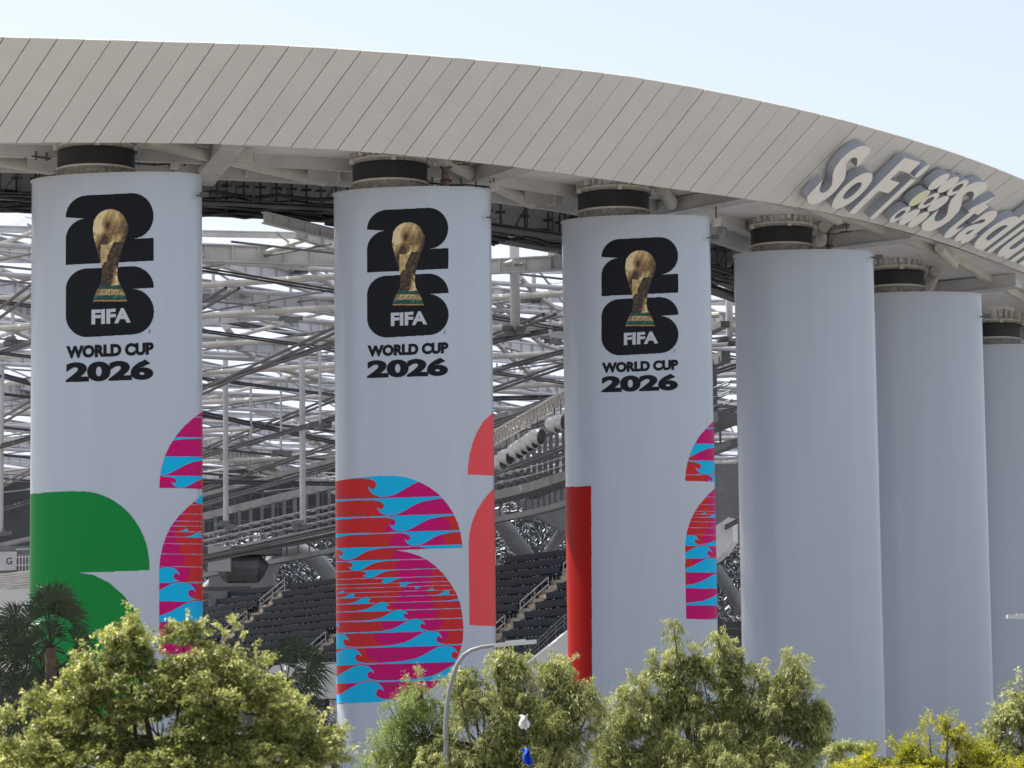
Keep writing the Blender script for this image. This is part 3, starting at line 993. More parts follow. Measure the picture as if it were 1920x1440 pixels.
for r_ in range(3):
    for q in range(3):
        ca = 1634 + q * 17; ct = 0.235 + (2 - r_) * 0.235 + 0.0
        ringy = (r_, q) in ((0, 2), (1, 1), (2, 0))
        nseg = 20
        vs, fs = [], []
        for d in (0.22, 0.64):
            for rad in (1.0, 0.52):
                for k in range(nseg):
                    an = 2 * math.pi * k / nseg
                    vs.append(fascia_pt(ca + 8.6 * rad * math.cos(an), ct + 0.116 * rad * math.sin(an), d))
        for k in range(nseg):
            n2 = (k + 1) % nseg
            fs.append((k, n2, 2 * nseg + n2, 2 * nseg + k))
            if ringy:
                fs.append((2 * nseg + k, 2 * nseg + n2, 3 * nseg + n2, 3 * nseg + k))
                fs.append((nseg + k, nseg + n2, 3 * nseg + n2, 3 * nseg + k))
        if not ringy: fs.append(tuple(2 * nseg + k for k in range(nseg)))
        mb = MB(); mb.add(vs, fs)
        mb.m = [1 if (min(q_) < 2 * nseg and max(q_) >= 2 * nseg) else 0 for q_ in fs]
        mb.build('dot', [M['letter_yellow'] if (r_, q) == (1, 0) else M['letter'], M['letter_side']], sign)

# ------------------------------------------------------------------ inner roof
canopy = empty('roof_canopy', (0, 180, 29), 'translucent film roof on white steel beams and dark cables seen between the columns', 'roof')
ZR = 29.3
def ynear(X):
    return np.interp(X, offs(-10)[:, 0], offs(-9)[:, 1])
YF = 262.0
XL, XR = -52.0, 62.0
def clipline(p, d):
    """portion of plan line p + s d inside the roof"""
    ss = np.linspace(-260, 260, 1041)
    X = p[0] + ss * d[0]; Y = p[1] + ss * d[1]
    ok = (X > XL) & (X < XR) & (Y < YF) & (Y > ynear(X) + 1)
    ix = np.flatnonzero(ok)
    if len(ix) < 6: return None
    runs = np.split(ix, np.flatnonzero(np.diff(ix) > 1) + 1)
    r_ = max(runs, key=len)
    if len(r_) < 8: return None
    return (X[r_[0]], Y[r_[0]]), (X[r_[-1]], Y[r_[-1]])
def V3(p, z): return Vector((p[0], p[1], z))
def norm2(d):
    L = math.hypot(*d); return (d[0] / L, d[1] / L)
def rib(name, p, q, z, kind, m, size):
    mb = MB()
    if kind == 'i': mb.ibeam(V3(p, z), V3(q, z), size * 0.45, size, 0.05, 1.6)
    elif kind == 't': mb.tube([V3(p, z), V3(q, z)], size, 8)
    elif kind == 'arc':
        n = max(4, int(math.hypot(q[0] - p[0], q[1] - p[1]) / 2.0))
        pts = [V3(p, z).lerp(V3(q, z), k / n) + Vector((0, 0, -0.9 * abs(math.sin(k * math.pi / 7)))) for k in range(n + 1)]
        mb.tube(pts, size, 7)
        for k in range(0, n + 1, 7): mb.bar(pts[k], pts[k] + Vector((0, 0, 0.9)), 0.14, 0.14)
    elif kind == 'pair':
        dx, dy = norm2((q[0] - p[0], q[1] - p[1]))
        s_ = Vector((-dy, dx, 0)) * 0.28
        for sg in (-1, 1): mb.tube([V3(p, z) + s_ * sg, V3(q, z) + s_ * sg], size, 6)
    return mb.build(name, m, canopy)
for X0 in np.arange(-110, 60, 7.4):
    r_ = clipline((X0, 180), norm2((1, 2.4)))
    if r_: rib('beam', r_[0], r_[1], ZR - 0.75, 'i', M['steel'], 0.75)
for X0 in np.arange(-60, 120, 13.2):
    r_ = clipline((X0, 180), norm2((1, -1.7)))
    if r_: rib('tube', r_[0], r_[1], ZR - 1.1, 't', M['steel_cream'], 0.11)
for Y0 in (144, 153, 163, 175, 189, 205, 223, 245):
    r_ = clipline((0, Y0), norm2((1, 0.22)))
    if r_: rib('purlin', r_[0], r_[1], ZR - 0.30, 'i', M['steel'], 0.30)
for Y0 in (141, 151, 162, 174, 189, 206, 228):
    r_ = clipline((0, Y0), norm2((1, -0.35)))
    if r_: rib('tube', r_[0], r_[1], ZR - 1.9, 't', M['steel_cream'], 0.15)
for X0 in np.arange(-70, 110, 8.6):
    r_ = clipline((X0, 180), norm2((1, -2.9)))
    if r_: rib('cable', r_[0], r_[1], ZR - 3.3 + random.uniform(-0.2, 0.2), 'pair', M['cable'], 0.075)
for X0 in np.arange(-100, 80, 17.0):
    r_ = clipline((X0, 180), norm2((1, 1.35)))
    if r_: rib('cable', r_[0], r_[1], ZR - 2.6, 'pair', M['cable'], 0.05)
for X0 in np.arange(-120, 130, 15.0):
    r_ = clipline((X0 + 3, 180), norm2((1, 0.62)))
    if r_: rib('tube', r_[0], r_[1], ZR - 1.4, 't', M['steel'], 0.12)
for X0 in np.arange(-130, 120, 6.5):
    r_ = clipline((X0, 180), norm2((1, 0.85)))
    if r_: rib('rod', r_[0], r_[1], ZR - 1.0 - 0.4 * math.sin(X0), 't', M['steel_grey'] if int(X0) % 2 else M['steel'], 0.055)
for X0 in np.arange(-100, 150, 7.5):
    r_ = clipline((X0, 180), norm2((1, -1.05)))
    if r_: rib('rod', r_[0], r_[1], ZR - 1.6 - 0.5 * math.sin(X0 * 2), 't', M['steel_grey'], 0.05)
for X0 in np.arange(-60, 70, 5.0):
    r_ = clipline((X0, 180), norm2((0.12, 1)))
    if r_: rib('rod', r_[0], r_[1], ZR - 0.9, 't', M['steel'], 0.06)
def RP(x, y, z=ZR - 1.2):
    D = 150.0
    for _ in range(8):
        D *= (z - 6.0) / (at(x, y, D).z - 6.0)
    return at(x, y, D)
for pl, r_ in (([(435, 529), (489, 571), (531, 589), (624, 607), (700, 615)], 0.17), ([(423, 613), (465, 661), (525, 691), (624, 715), (700, 725)], 0.17),
               ([(340, 690), (381, 697), (465, 721), (555, 703), (640, 690)], 0.14), ([(445, 815), (485, 852), (525, 882)], 0.2), ([(560, 485), (600, 518), (650, 556)], 0.17), ([(570, 805), (600, 832), (650, 875)], 0.2),
               ([(915, 560), (960, 590), (1010, 640), (1070, 660)], 0.14), ([(915, 625), (980, 690), (1030, 720)], 0.15), ([(975, 520), (1010, 555), (1060, 590)], 0.13), ([(0, 505), (40, 520), (75, 515)], 0.13), ([(0, 600), (30, 622), (75, 640)], 0.14)):
    mb = MB()
    pts_ = catmull(np.array([tuple(RP(*pl[0]))] + [tuple(RP(*q)) for q in pl] + [tuple(RP(*pl[-1]))]), 6)
    mb.tube([Vector(p) for p in pts_], r_, 10)
    mb.build('tube', M['steel_cream'], canopy, smooth=True)
for (x0, y0, x1, y1, sz) in ((495, 408, 650, 446, 0.5), (360, 473, 650, 484, 0.8), (360, 536, 650, 581, 0.8), (360, 828, 650, 920, 1.1), (360, 640, 540, 655, 0.6), (360, 604, 500, 590, 0.5), (915, 600, 1070, 625, 0.8), (915, 500, 1070, 492, 0.7), (0, 560, 70, 590, 0.8), (0, 720, 70, 745, 0.9)):
    mb = MB(); mb.ibeam(RP(x0, y0), RP(x1, y1), sz * 0.5, sz, 0.06, 1.2)
    mb.build('beam', M['steel'], canopy)
for (x0, y0, x1, y1) in ((380, 745, 640, 816), (370, 788, 640, 876), (915, 690, 1065, 720), (380, 660, 640, 672)):
    p, q = RP(x0, y0, ZR - 0.8), RP(x1, y1, ZR - 0.8)
    mb = MB(); mb.tube([p, q], 0.11, 8)
    for k in range(14):
        c_ = p.lerp(q, (k + 0.5) / 14); mb.bar(c_, c_ + Vector((0, 0, 0.4)), 0.12, 0.12)
    mb.build('tube', M['steel'], canopy)
# hanging posts and nodes
posts = [(562, 395, 505, 152, 0.22), (566, 600, 985, 178, 0.17), (423, 725, 985, 182, 0.15), (964, 430, 620, 147, 0.23), (1000, 460, 560, 152, 0.10), (1030, 470, 640, 160, 0.10), (545, 520, 600, 160, 0.08),
         (1365, 470, 640, 160, 0.18), (24, 540, 640, 160, 0.10), (3, 745, 1000, 180, 0.14), (470, 690, 830, 190, 0.08), (600, 720, 800, 170, 0.08), (400, 520, 560, 150, 0.08), (527, 800, 850, 190, 0.07)]
for (x, y0, y1, D, r_) in posts:
    mb = MB(); p, q = at(x, y0, D), at(x, y1, D)
    p.z = max(p.z, ZR - 0.6)
    q.x = p.x
    mb.tube([p, q + Vector((0, 0, 0.35)), q], [r_, r_, r_ * 0.5], 10)
    mb.build('post', M['steel'], canopy, smooth=True)
    mb = MB()
    for k in range(7):
        mb.box(q + Vector((random.uniform(-.45, .45), random.uniform(-.3, .3), random.uniform(-.15, .15))), Vector((0.22, 0.05, 0.02)), Vector((-0.02, 0.12, 0)), Vector((0, 0, 0.09)))
    mb.build('node', M['steel_grey'], canopy)
# dark cable pairs read off the photograph, one by one
cabs = [(370, 540, 165, 640, 448, 145), (370, 728, 180, 640, 636, 155), (370, 856, 190, 640, 778, 168), (370, 948, 205, 640, 868, 180), (370, 450, 150, 640, 500, 160), (370, 465, 152, 640, 545, 165),
        (915, 590, 170, 1060, 540, 160), (915, 695, 180, 1060, 655, 170), (915, 800, 175, 1060, 748, 160), (915, 640, 170, 1060, 610, 165), (915, 890, 180, 1060, 835, 165), (0, 430, 150, 70, 400, 145), (0, 460, 150, 70, 430, 145),
        (0, 660, 170, 70, 635, 165), (0, 835, 180, 70, 815, 178), (0, 955, 190, 70, 935, 188), (370, 590, 165, 640, 640, 175), (370, 770, 185, 640, 830, 200), (0, 700, 180, 70, 720, 185), (370, 1045, 205, 640, 985, 190), (370, 1052, 206, 640, 1000, 190), (370, 900, 200, 640, 905, 200),
        (0, 385, 148, 70, 400, 150), (915, 555, 160, 1060, 590, 170), (915, 745, 180, 1060, 742, 178), (1335, 1000, 200, 1390, 970, 190)]
for (x0, y0, d0, x1, y1, d1) in cabs:
    p, q = at(x0, y0, d0), at(x1, y1, d1)
    mb = MB()
    dz = Vector((0, 0.3, 0.17))
    mb.tube([p, q], 0.085, 6); mb.tube([p - dz, q - dz], 0.085, 6)
    mb.build('cable', M['cable'], canopy)
# film panels
fm = None
pn = 0
U1, U2 = norm2((1, 2.4)), norm2((1, 0.22))
step1, step2 = 9.0, 7.4 * 1.06
for i in range(-14, 20):
    for j in range(-16, 18):
        cx = 0 + U1[0] * i * step1 + U2[0] * j * step2
        cy = 180 + U1[1] * i * step1 + U2[1] * j * step2
        if not (XL < cx < XR and ynear(cx) + 4.5 < cy < YF): continue
        if fm is None:
            me = bpy.data.meshes.new('film_panel')
            vs, fs = [], []
            N = 5
            for a in range(N):
                for b in range(N):
                    u, v = a / (N - 1) - 0.5, b / (N - 1) - 0.5
                    z = 0.12 * math.cos(u * math.pi) * math.cos(v * math.pi)
                    vs.append((U1[0] * u * step1 * .985 + U2[0] * v * step2 * .985, U1[1] * u * step1 * .985 + U2[1] * v * step2 * .985, z))
            for a in range(N - 1):
                for b in range(N - 1):
                    fs.append((a * N + b, (a + 1) * N + b, (a + 1) * N + b + 1, a * N + b + 1))
            me.from_pydata(vs, [], fs)
            me.materials.append(M['film'])
            me.polygons.foreach_set('use_smooth', [True] * len(fs))
            fm = me
        o = bpy.data.objects.new('film_panel', fm)
        COL.objects.link(o); o.parent = canopy
        o.location = Vector((cx, cy, ZR)) - Vector(canopy.location)
        pn += 1

# ------------------------------------------------------------------ catwalk ring
cw_pts = [(-200, 1165, 262), (60, 1112, 250), (380, 1040, 232), (640, 985, 206), (930, 925, 182), (1090, 880, 168), (1400, 760, 150)]
cw = empty('catwalk', tuple(at(640, 985, 206)), 'grey steel catwalk with railings running behind the columns', 'catwalk')
P = [at(*q) for q in cw_pts]
PP = catmull(np.array([tuple(P[0] * 2 - P[1])] + [tuple(p) for p in P] + [tuple(P[-1] * 2 - P[-2])]), 12)
PP = [Vector(p) for p in PP]
mb = MB()
for a_, b_ in zip(PP[:-1], PP[1:]):
    mb.bar(a_ + Vector((0, 0, -0.25)), b_ + Vector((0, 0, -0.25)), 1.4, 0.5)
    mb.bar(a_ + Vector((0.2, 0, -1.5)), b_ + Vector((0.2, 0, -1.5)), 0.5, 0.3)
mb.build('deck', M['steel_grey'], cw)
mb = MB()
for zz in (0.5, 0.95, 1.4):
    mb.tube([p + Vector((0, -0.6, zz)) for p in PP], 0.045, 5)
    mb.tube([p + Vector((0, 0.8, zz)) for p in PP], 0.045, 5)
mb.build('handrail', M['rail_grey'], cw)
mb = MB()
L = 0
for a_, b_ in zip(PP[:-1], PP[1:]):
    n_ = max(1, int((b_ - a_).length / 1.5))
    for k in range(n_):
        p = a_.lerp(b_, k / n_)
        mb.bar(p + Vector((0, -0.6, 0)), p + Vector((0, -0.6, 1.45)), 0.07, 0.07)
        mb.bar(p + Vector((0.2, 0, -1.4)), p + Vector((0.2, 0, -0.4)), 0.1, 0.1)
        if k % 3 == 0: mb.bar(p + Vector((0, 0.3, 0)), p + Vector((0, 0.3, 2.6)), 0.22, 0.22)
mb.build('baluster', M['steel_grey'], cw)['kind'] = 'stuff'
mb = MB()
for dz, sz in ((3.0, 0.55), (4.6, 0.3)):
    for a_, b_ in zip(PP[:-1], PP[1:]):
        mb.bar(a_ + Vector((0, 3, dz)), b_ + Vector((0, 3, dz)), 0.5, sz)
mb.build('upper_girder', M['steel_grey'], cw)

# dark machine hung under the catwalk, with pale box
mh = empty('hoist_machine', tuple(at(455, 1075, 215)), 'dark bulky hoist hanging under the catwalk above the seats', 'machine')
mb = MB()
p = at(455, 1078, 215)
mb.tube([p + Vector((-1.6, 0, 0.1)), p + Vector((-1.1, 0, 0.4)), p + Vector((1.1, 0, 0.4)), p + Vector((1.5, 0, 0.2))], [0.5, 0.95, 0.95, 0.6], 12)
mb.box(p + Vector((0, 0, 1.6)), Vector((2.6, 0, 0)), Vector((0, 1, 0)), Vector((0, 0, 0.3)))
mb.box(p + Vector((-1.9, 0, -0.9)), Vector((2.4, 0, 0)), Vector((0, 0.3, 0)), Vector((0, 0, 0.12)))
mb.build('drum', M['steel_dark'], mh, smooth=False)
mb = MB(); mb.box(at(412, 1048, 213), Vector((0.75, 0, 0)), Vector((0, 0.4, 0)), Vector((0, 0, 0.85))); mb.build('control_box', M['rail_grey'], mh)

# arched legs and pier behind the seats
for (pts, D, r_, lab) in (([(480, 1120), (500, 1085), (520, 1035), (560, 1030), (600, 1055), (640, 1110), (660, 1160)], 268, 0.75, 'grey steel arch behind the seats left of the wave number column'),
                          ([(380, 1115), (405, 1090), (440, 1070), (470, 1040), (500, 1020)], 266, 0.6, 'grey raking steel leg behind the seats beside the leftmost column'),
                          ([(925, 960), (955, 1000), (985, 1040), (1010, 1075)], 240, 0.65, 'dark raking steel leg meeting another above the seats between the second and third columns'),
                          ([(1060, 985), (1035, 1025), (1005, 1075)], 238, 0.4, 'thin raking steel leg above the seats beside the deep red bar column'),
                          ([(1340, 1065), (1365, 1100), (1395, 1150)], 240, 0.5, 'raking steel leg in the gap right of the pink wave strip')):
    mb = MB()
    mb.tube([at(x, y, D) for x, y in pts], r_, 10)
    tag(mb.build('steel_strut', M['steel_grey'], None, smooth=True), lab, 'strut')
mb = MB()
p = at(455, 1110, 262)
mb.box(p, Vector((2.6, 0, 0)), Vector((0, 2, 0)), Vector((0, 0, 1.5)))
mb.box(p + Vector((0, 0, 1.9)), Vector((1.7, 0, 0)), Vector((0, 1.4, 0)), Vector((0, 0, 0.5)))
tag(mb.build('concrete_pier', M['steel_grey']), 'dark square pier block behind the top row of seats', 'pier')
mb = MB()
a4 = [at(x, y, 235) for x, y in ((1010, 935), (1070, 905), (1080, 985), (1050, 995), (1000, 965), (965, 940))]
mb.v = [tuple(v) for v in a4] + [tuple(v + Vector((0, 1.5, 0))) for v in a4]
n_ = len(a4)
mb.f = [tuple(range(n_)), tuple(range(2 * n_ - 1, n_ - 1, -1))] + [(k, (k + 1) % n_, n_ + (k + 1) % n_, n_ + k) for k in range(n_)]
mb.m = [0] * len(mb.f)
tag(mb.build('gusset_node', M['steel_grey']), 'dark grey steel node plate under the catwalk beside the deep red bar column', 'steel node')
mb = MB()
a4 = [at(x, y, 195) for x, y in ((1343, 985), (1366, 970), (1374, 972), (1374, 1015), (1360, 1035), (1343, 1050), (1325, 1060), (1325, 990))]
mb.v = [tuple(v) for v in a4] + [tuple(v + Vector((0.4, 1.2, 0))) for v in a4]
n_ = len(a4)
mb.f = [tuple(range(n_)), tuple(range(2 * n_ - 1, n_ - 1, -1))] + [(k, (k + 1) % n_, n_ + (k + 1) % n_, n_ + k) for k in range(n_)]
mb.m = [0] * len(mb.f)
tag(mb.build('steel_bracket', M['soffit']), 'pale angular bracket sticking out right of the pink wave strip', 'bracket')

# ------------------------------------------------------------------ spotlight truss
st = empty('lighting_truss', tuple(at(990, 810, 160)), 'cream lattice lighting truss rising right between the second and third columns', 'truss')
A0, A1 = at(900, 850, 168), at(1075, 752, 156)
cs = [Vector((0, 0, 0.0)), Vector((0, 0, 0.75)), Vector((0.1, 0.7, 0.35))]
for v in cs:
    mb = MB(); mb.tube([A0 + v, A1 + v], 0.055, 6); mb.build('chord', M['steel_cream'], st)
mb = MB()
nl = 26
for k in range(nl):
    p, q = A0.lerp(A1, k / nl), A0.lerp(A1, (k + 1) / nl)
    for a_, b_ in ((0, 1), (1, 2), (2, 0)):
        mb.bar(p + cs[a_], q + cs[b_], 0.05, 0.05)
        mb.bar(p + cs[a_], p + cs[b_], 0.05, 0.05)
mb.build('lattice', M['steel_cream'], st)
spots = [(938, 866), (950, 856), (968, 845), (978, 838), (988, 832), (998, 825), (1008, 818), (1040, 796), (1052, 790)]
names_ = ['lowest of the round spotlights, cut by the second column edge', 'second spotlight from the bottom of the rising lighting truss', 'third spotlight up the lighting truss, starting the close cluster of five', 'fourth spotlight up the lighting truss, second of the cluster of five',
          'middle spotlight in the close cluster of five on the truss', 'sixth spotlight up the lighting truss, fourth of the cluster of five', 'upper end spotlight of the cluster of five on the truss', 'lower one of the two topmost spotlights beside the third column', 'topmost spotlight on the truss beside the third column']
for (x, y), nm in zip(spots, names_):
    D = float(np.interp(x, [900, 1075], [167.5, 155.5]))
    p = at(x, y, D)
    s_ = empty('spotlight', tuple(p), nm, 'spotlight', 'round spotlights on the lighting truss')
    d = Vector((0.75, -0.45, -0.15)).normalized()
    mb = MB()
    mb.tube([p - d * 0.5, p - d * 0.3, p, p + d * 0.22], [0.15, 0.33, 0.42, 0.44], 16); mb.build('housing', M['galv'], s_, smooth=True)
    mb = MB(); mb.tube([p + d * 0.221, p + d * 0.24], [0.39, 0.39], 16); mb.build('lens', M['lens'], s_)
    mb = MB(); mb.bar(p + Vector((0, 0, 0.35)), p + Vector((0, 0, 0.85)), 0.06, 0.06); mb.build('yoke', M['steel_dark'], s_)

# ------------------------------------------------------------------ seating stand
stand = empty('seating_stand', tuple(at(530, 1110, 250)), 'raked stand of navy seats with pale stairs seen between the columns', 'seating stand')
UV = Vector((0.4716, -0.8818, 0)); PV = Vector((0.8818, 0.4716, 0))
TOP = at(535, 1118, 250)
RISE, GO = 0.62, 0.80
NR = 16
def row_pt(k, u):       # k rows below the top row, u metres along
    return TOP + UV * u - PV * (GO * k) - Vector((0, 0, RISE * k))
aisles = [-0.2, 21.3, 35.2, 48.5, -22]
mb = MB()
for k in range(NR):
    a_, b_ = row_pt(k, -60), row_pt(k, 60)
    c_ = (a_ + b_) / 2
    mb.box(c_ - PV * GO * 0.5 + PV * 0.4 - Vector((0, 0, RISE / 2 + 0.1)), UV * 60, PV * (GO / 2 + 0.1), Vector((0, 0, RISE / 2 + 0.1)))
mb.build('terrace', M['concrete'], stand)
mb = MB()
c_ = (row_pt(0, -60) + row_pt(0, 60)) / 2
mb.box(c_ + PV * 1.0 + Vector((0, 0, 0.05)), UV * 60, PV * 0.15, Vector((0, 0, 0.55)))
mb.build('back_wall', M['concrete'], stand)
# seat mesh
q = MB()
q.box((0, 0, 0.62), (0.0, 0.243, 0), (0.035, 0, 0.0), (-0.05, 0, 0.30))
q.box((-0.19, 0, 0.36), (0.0, 0.215, 0), (0.19, 0, 0), (0, 0, 0.035))
q.box((-0.03, 0.235, 0.45), (0.14, 0, 0), (0, 0.018, 0), (0, 0, 0.05))
q.box((-0.02, 0, 0.17), (0, 0.03, 0), (0.05, 0, 0), (0, 0, 0.17))
sm = bpy.data.meshes.new('seat')
sm.from_pydata(q.v, [], q.f); sm.materials.append(M['seat']); sm.update()
rotz = math.atan2(PV.y, PV.x)
cand = []
for k in range(NR):
    u = -40.0
    while u < 59:
        ok = all(abs(u - (a_ + 0.0)) > 1.45 for i_, a_ in enumerate(aisles))
        if ok:
            p = row_pt(k, u)
            cand.append((k, u, p))
        u += 0.5
pts = np.array([tuple(c_[2]) for c_ in cand])
sx_, sy_ = proj(pts)
vis = ((sx_ > 382) & (sx_ < 628) & (sy_ < 1260)) | ((sx_ > 925) & (sx_ < 1060) & (sy_ < 1250))
order = [i_ for i_ in np.argsort(pts[:, 1]) if vis[i_]]
solo = set(order[:300])
rest = MB()
cr, sr = math.cos(rotz), math.sin(rotz)
for i_, (k, u, p) in enumerate(cand):
    if i_ in solo:
        o = bpy.data.objects.new('seat', sm)
        COL.objects.link(o); o.parent = stand
        o.location = p - Vector(stand.location); o.rotation_euler = (0, 0, rotz)
    elif -10 < u < 62 or True:
        rest.add([(p.x + v[0] * cr - v[1] * sr, p.y + v[0] * sr + v[1] * cr, p.z + v[2]) for v in q.v], q.f)
o = rest.build('seats', M['seat'], stand); o['kind'] = 'stuff'
# small pale tags between seats: number plates / hinges
mb = MB()
for i_, (k, u, p) in enumerate(cand):
    if k % 1 == 0 and random.random() < 0.6:
        w = p - PV * 0.30 + UV * 0.25 + Vector((0, 0, 0.40))
        mb.box(w, UV * 0.06, PV * 0.03, Vector((0, 0, 0.04)))
o = mb.build('hinge', M['rail'], stand); o['kind'] = 'stuff'
for a_ in aisles:
    mb = MB()
    for k in range(NR):
        for h_ in (0, 1):
            p = row_pt(k, a_) - PV * (GO * 0.5 * h_ - 0.2) - Vector((0, 0, RISE * 0.5 * h_))
            mb.box(p + Vector((0, 0, 0.10)), UV * 1.15, PV * 0.22, Vector((0, 0, RISE * 0.26)))
    mb.build('stairs', M['stair'], stand)
    for k in range(0, NR - 3, 4):
        mb = MB()
        p = row_pt(k, a_ + 0.05) + Vector((0, 0, 0.3)); q_ = row_pt(k + 2.6, a_ + 0.05) + Vector((0, 0, 0.3))
        for hh in (0.6, 1.05): mb.tube([p + Vector((0, 0, hh)), q_ + Vector((0, 0, hh))], 0.04, 6)
        for e_ in (p, q_, p.lerp(q_, 0.5)): mb.bar(e_, e_ + Vector((0, 0, 1.05)), 0.06, 0.06)
        mb.build('handrail', M['rail'], stand)

# white parapets and screens in front
def slab(name, x0, x1, y0, y1, D, m, lab, cat, th=0.5, D1=None):
    D1 = D1 or D
    a_, b_, c_, d_ = at(x0, y0, D), at(x1, y0, D1), at(x1, y1, D1), at(x0, y1, D)
    b_.z = a_.z; c_.z = d_.z = at((x0 + x1) / 2, y1, (D + D1) / 2).z
    c_.x, d_.x = b_.x, a_.x
    mb = MB()
    vs = [a_, b_, c_, d_]; back = [v + Vector((0, th, 0)) for v in vs]
    mb.v = [tuple(v) for v in vs + back]
    mb.f = [(0, 1, 2, 3), (7, 6, 5, 4), (0, 4, 5, 1), (1, 5, 6, 2), (2, 6, 7, 3), (3, 7, 4, 0)]
    mb.m = [0] * 6
    return tag(mb.build(name, m), lab, cat)
slab('parapet_wall', 370, 700, 1245, 1311, 200, M['wall'], 'long plain white parapet in front of the lower seats beside the wave number column', 'wall')
slab('parapet_wall', -200, 75, 1108, 1225, 205, M['wall'], 'white wall behind the palm at the left edge', 'wall')
slab('concrete_wall', -300, 620, 1382, 1460, 190, M['wall'], 'low pale wall at the foot behind the left trees', 'wall')
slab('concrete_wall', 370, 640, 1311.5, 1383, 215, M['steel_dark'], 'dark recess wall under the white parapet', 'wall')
mb = MB()
a4 = [at(x, y, 185) for x, y in ((984, 1248), (1066, 1183), (1075, 1262), (1010, 1290))]
mb.v = [tuple(v) for v in a4] + [tuple(v + Vector((0.2, 0.6, 0.3))) for v in a4]
mb.f = [(0, 1, 2, 3), (7, 6, 5, 4), (0, 4, 5, 1), (1, 5, 6, 2), (2, 6, 7, 3), (3, 7, 4, 0)]; mb.m = [0] * 6
tag(mb.build('white_screen', M['letter']), 'slanted bright white panel at the foot of the stand beside the deep red bar', 'panel')
mb = MB()
a4 = [at(x, y, 182) for x, y in ((965, 1262), (984, 1249), (1012, 1290), (1012, 1330), (965, 1330))]
mb.v = [tuple(v) for v in a4] + [tuple(v + Vector((0.2, 0.6, 0))) for v in a4]
n_ = 5
mb.f = [tuple(range(n_)), tuple(range(2 * n_ - 1, n_ - 1, -1))] + [(k, (k + 1) % n_, n_ + (k + 1) % n_, n_ + k) for k in range(n_)]
mb.m = [0] * len(mb.f)
tag(mb.build('concrete_ramp', M['concrete']), 'beige wedge of wall under the slanted white panel', 'wall')
# steel frame with raking rails below the parapet
fr_ = empty('stair_frame', tuple(at(610, 1360, 195)), 'pale steel stair frame with raking rails under the white parapet', 'frame')
mb = MB()
for (x0, y0, x1, y1) in ((575, 1368, 602, 1330), (585, 1372, 620, 1325), (600, 1378, 632, 1335), (560, 1360, 590, 1325)):
    mb.bar(at(x0, y0, 195), at(x1, y1, 195), 0.12, 0.16)
mb.build_each('raking_rail', M['steel'], fr_)
mb = MB()
for (x0, y0, x1, y1) in ((605, 1312, 605, 1385), (570, 1332, 640, 1330), (612, 1385, 600, 1335), (620, 1312, 618, 1384)):
    mb.bar(at(x0, y0, 196), at(x1, y1, 196), 0.1, 0.12)
mb.build_each('frame_post', M['steel'], fr_)
# railing stairs in front of white panel
gr = empty('guard_rail', tuple(at(1010, 1215, 188)), 'grey raking guard rail climbing to the deep red bar column', 'railing')
mb = MB()
for dy in (0, 8, 16):
    mb.tube([at(960, 1262 - dy, 188), at(1062, 1166 - dy, 188)], 0.035, 5)
for k in range(7):
    x = 962 + k * 16
    y = np.interp(x, [960, 1062], [1262, 1166])
    mb.bar(at(x, y + 12, 188), at(x, y - 16, 188), 0.05, 0.05)
mb.build('rails', M['steel_grey'], gr)

# press box with G sign at the left
pb = empty('suite_box', tuple(at(20, 1055, 215)), 'grey upper box with letter G sign at the left edge', 'suite')
mb = MB(); mb.box(at(10, 1060, 215), Vector((2.6, 0, 0)), Vector((0, 1.5, 0)), Vector((0, 0, 1.2))); mb.build('wall', M['steel_grey'], pb)
mb = MB()
for k in range(7):
    p = at(36 + k * 6, 1040, 213.0); mb.bar(p, p - Vector((0, 0, 1.7)), 0.07, 0.07)
for y in (1030, 1045, 1060, 1075, 1090): mb.bar(at(30, y, 213), at(75, y - 2, 213), 0.06, 0.08)
mb.build_each('frame_bar', M['steel'], pb)
mb = MB(); p = at(14, 1052, 213.2); mb.box(p, Vector((0.62, 0, 0)), Vector((0, 0.05, 0)), Vector((0, 0, 0.62))); mb.build('sign_plate', M['steel'], pb)
v, f = glyph_mesh('G', 0.01)
v[:, 0] -= v[:, 0].mean(); v[:, 1] -= v[:, 1].mean()
mb = MB(); pc = at(18, 1052, 213.2)
mb.add([(pc.x + a_[0] * 0.62, pc.y - 0.06, pc.z + a_[1] * 0.62) for a_ in v], f); mb.build('lettering', M['black'], pb)
# stack of pipes under the box
mb = MB()
for k in range(8):
    y = 1075 + k * 4.5
    mb.tube([at(-60, y + 10, 208), at(75, y - 6, 206)], 0.07, 6)
tag(mb.build('pipe_stack', M['steel_cream']), 'bundle of pale pipes below the box at the left edge', 'pipes')

# ------------------------------------------------------------------ far silver facade
mb = MB()
fr0 = []
for _k in range(30000):
    x = random.uniform(330, 1480)
    lo = 1000 if x < 760 else (935 if x < 1180 else 865)
    y = lo + 300 * random.random() ** 1.1
    dens = 0.5 + 0.5 * math.sin(x * 0.035 + y * 0.05) * math.sin(y * 0.045 - x * 0.02)
    if random.random() > 0.25 + 0.75 * dens: continue
    p = at(x, y, 300 + random.uniform(-1.5, 1.5))
    an = R(-24 + 26 * math.sin(x * 0.03 + y * 0.018) + random.uniform(-28, 28)) if random.random() < 0.7 else R(random.uniform(40, 110))
    ln = random.uniform(0.06, 0.34)
    ax = Vector((math.cos(an), random.uniform(-.5, .5), math.sin(an))) * ln
    az = Vector((-math.sin(an) * 0.5, random.uniform(0.2, 1.0), math.cos(an))) * random.uniform(0.015, 0.05)
    k0 = len(mb.v)
    mb.v += [tuple(p - ax), tuple(p - ax * 0.2 - az), tuple(p + ax), tuple(p + ax * 0.1 + az)]
    mb.f.append((k0, k0 + 1, k0 + 2, k0 + 3)); mb.m.append(0 if random.random() < 0.5 else 1)
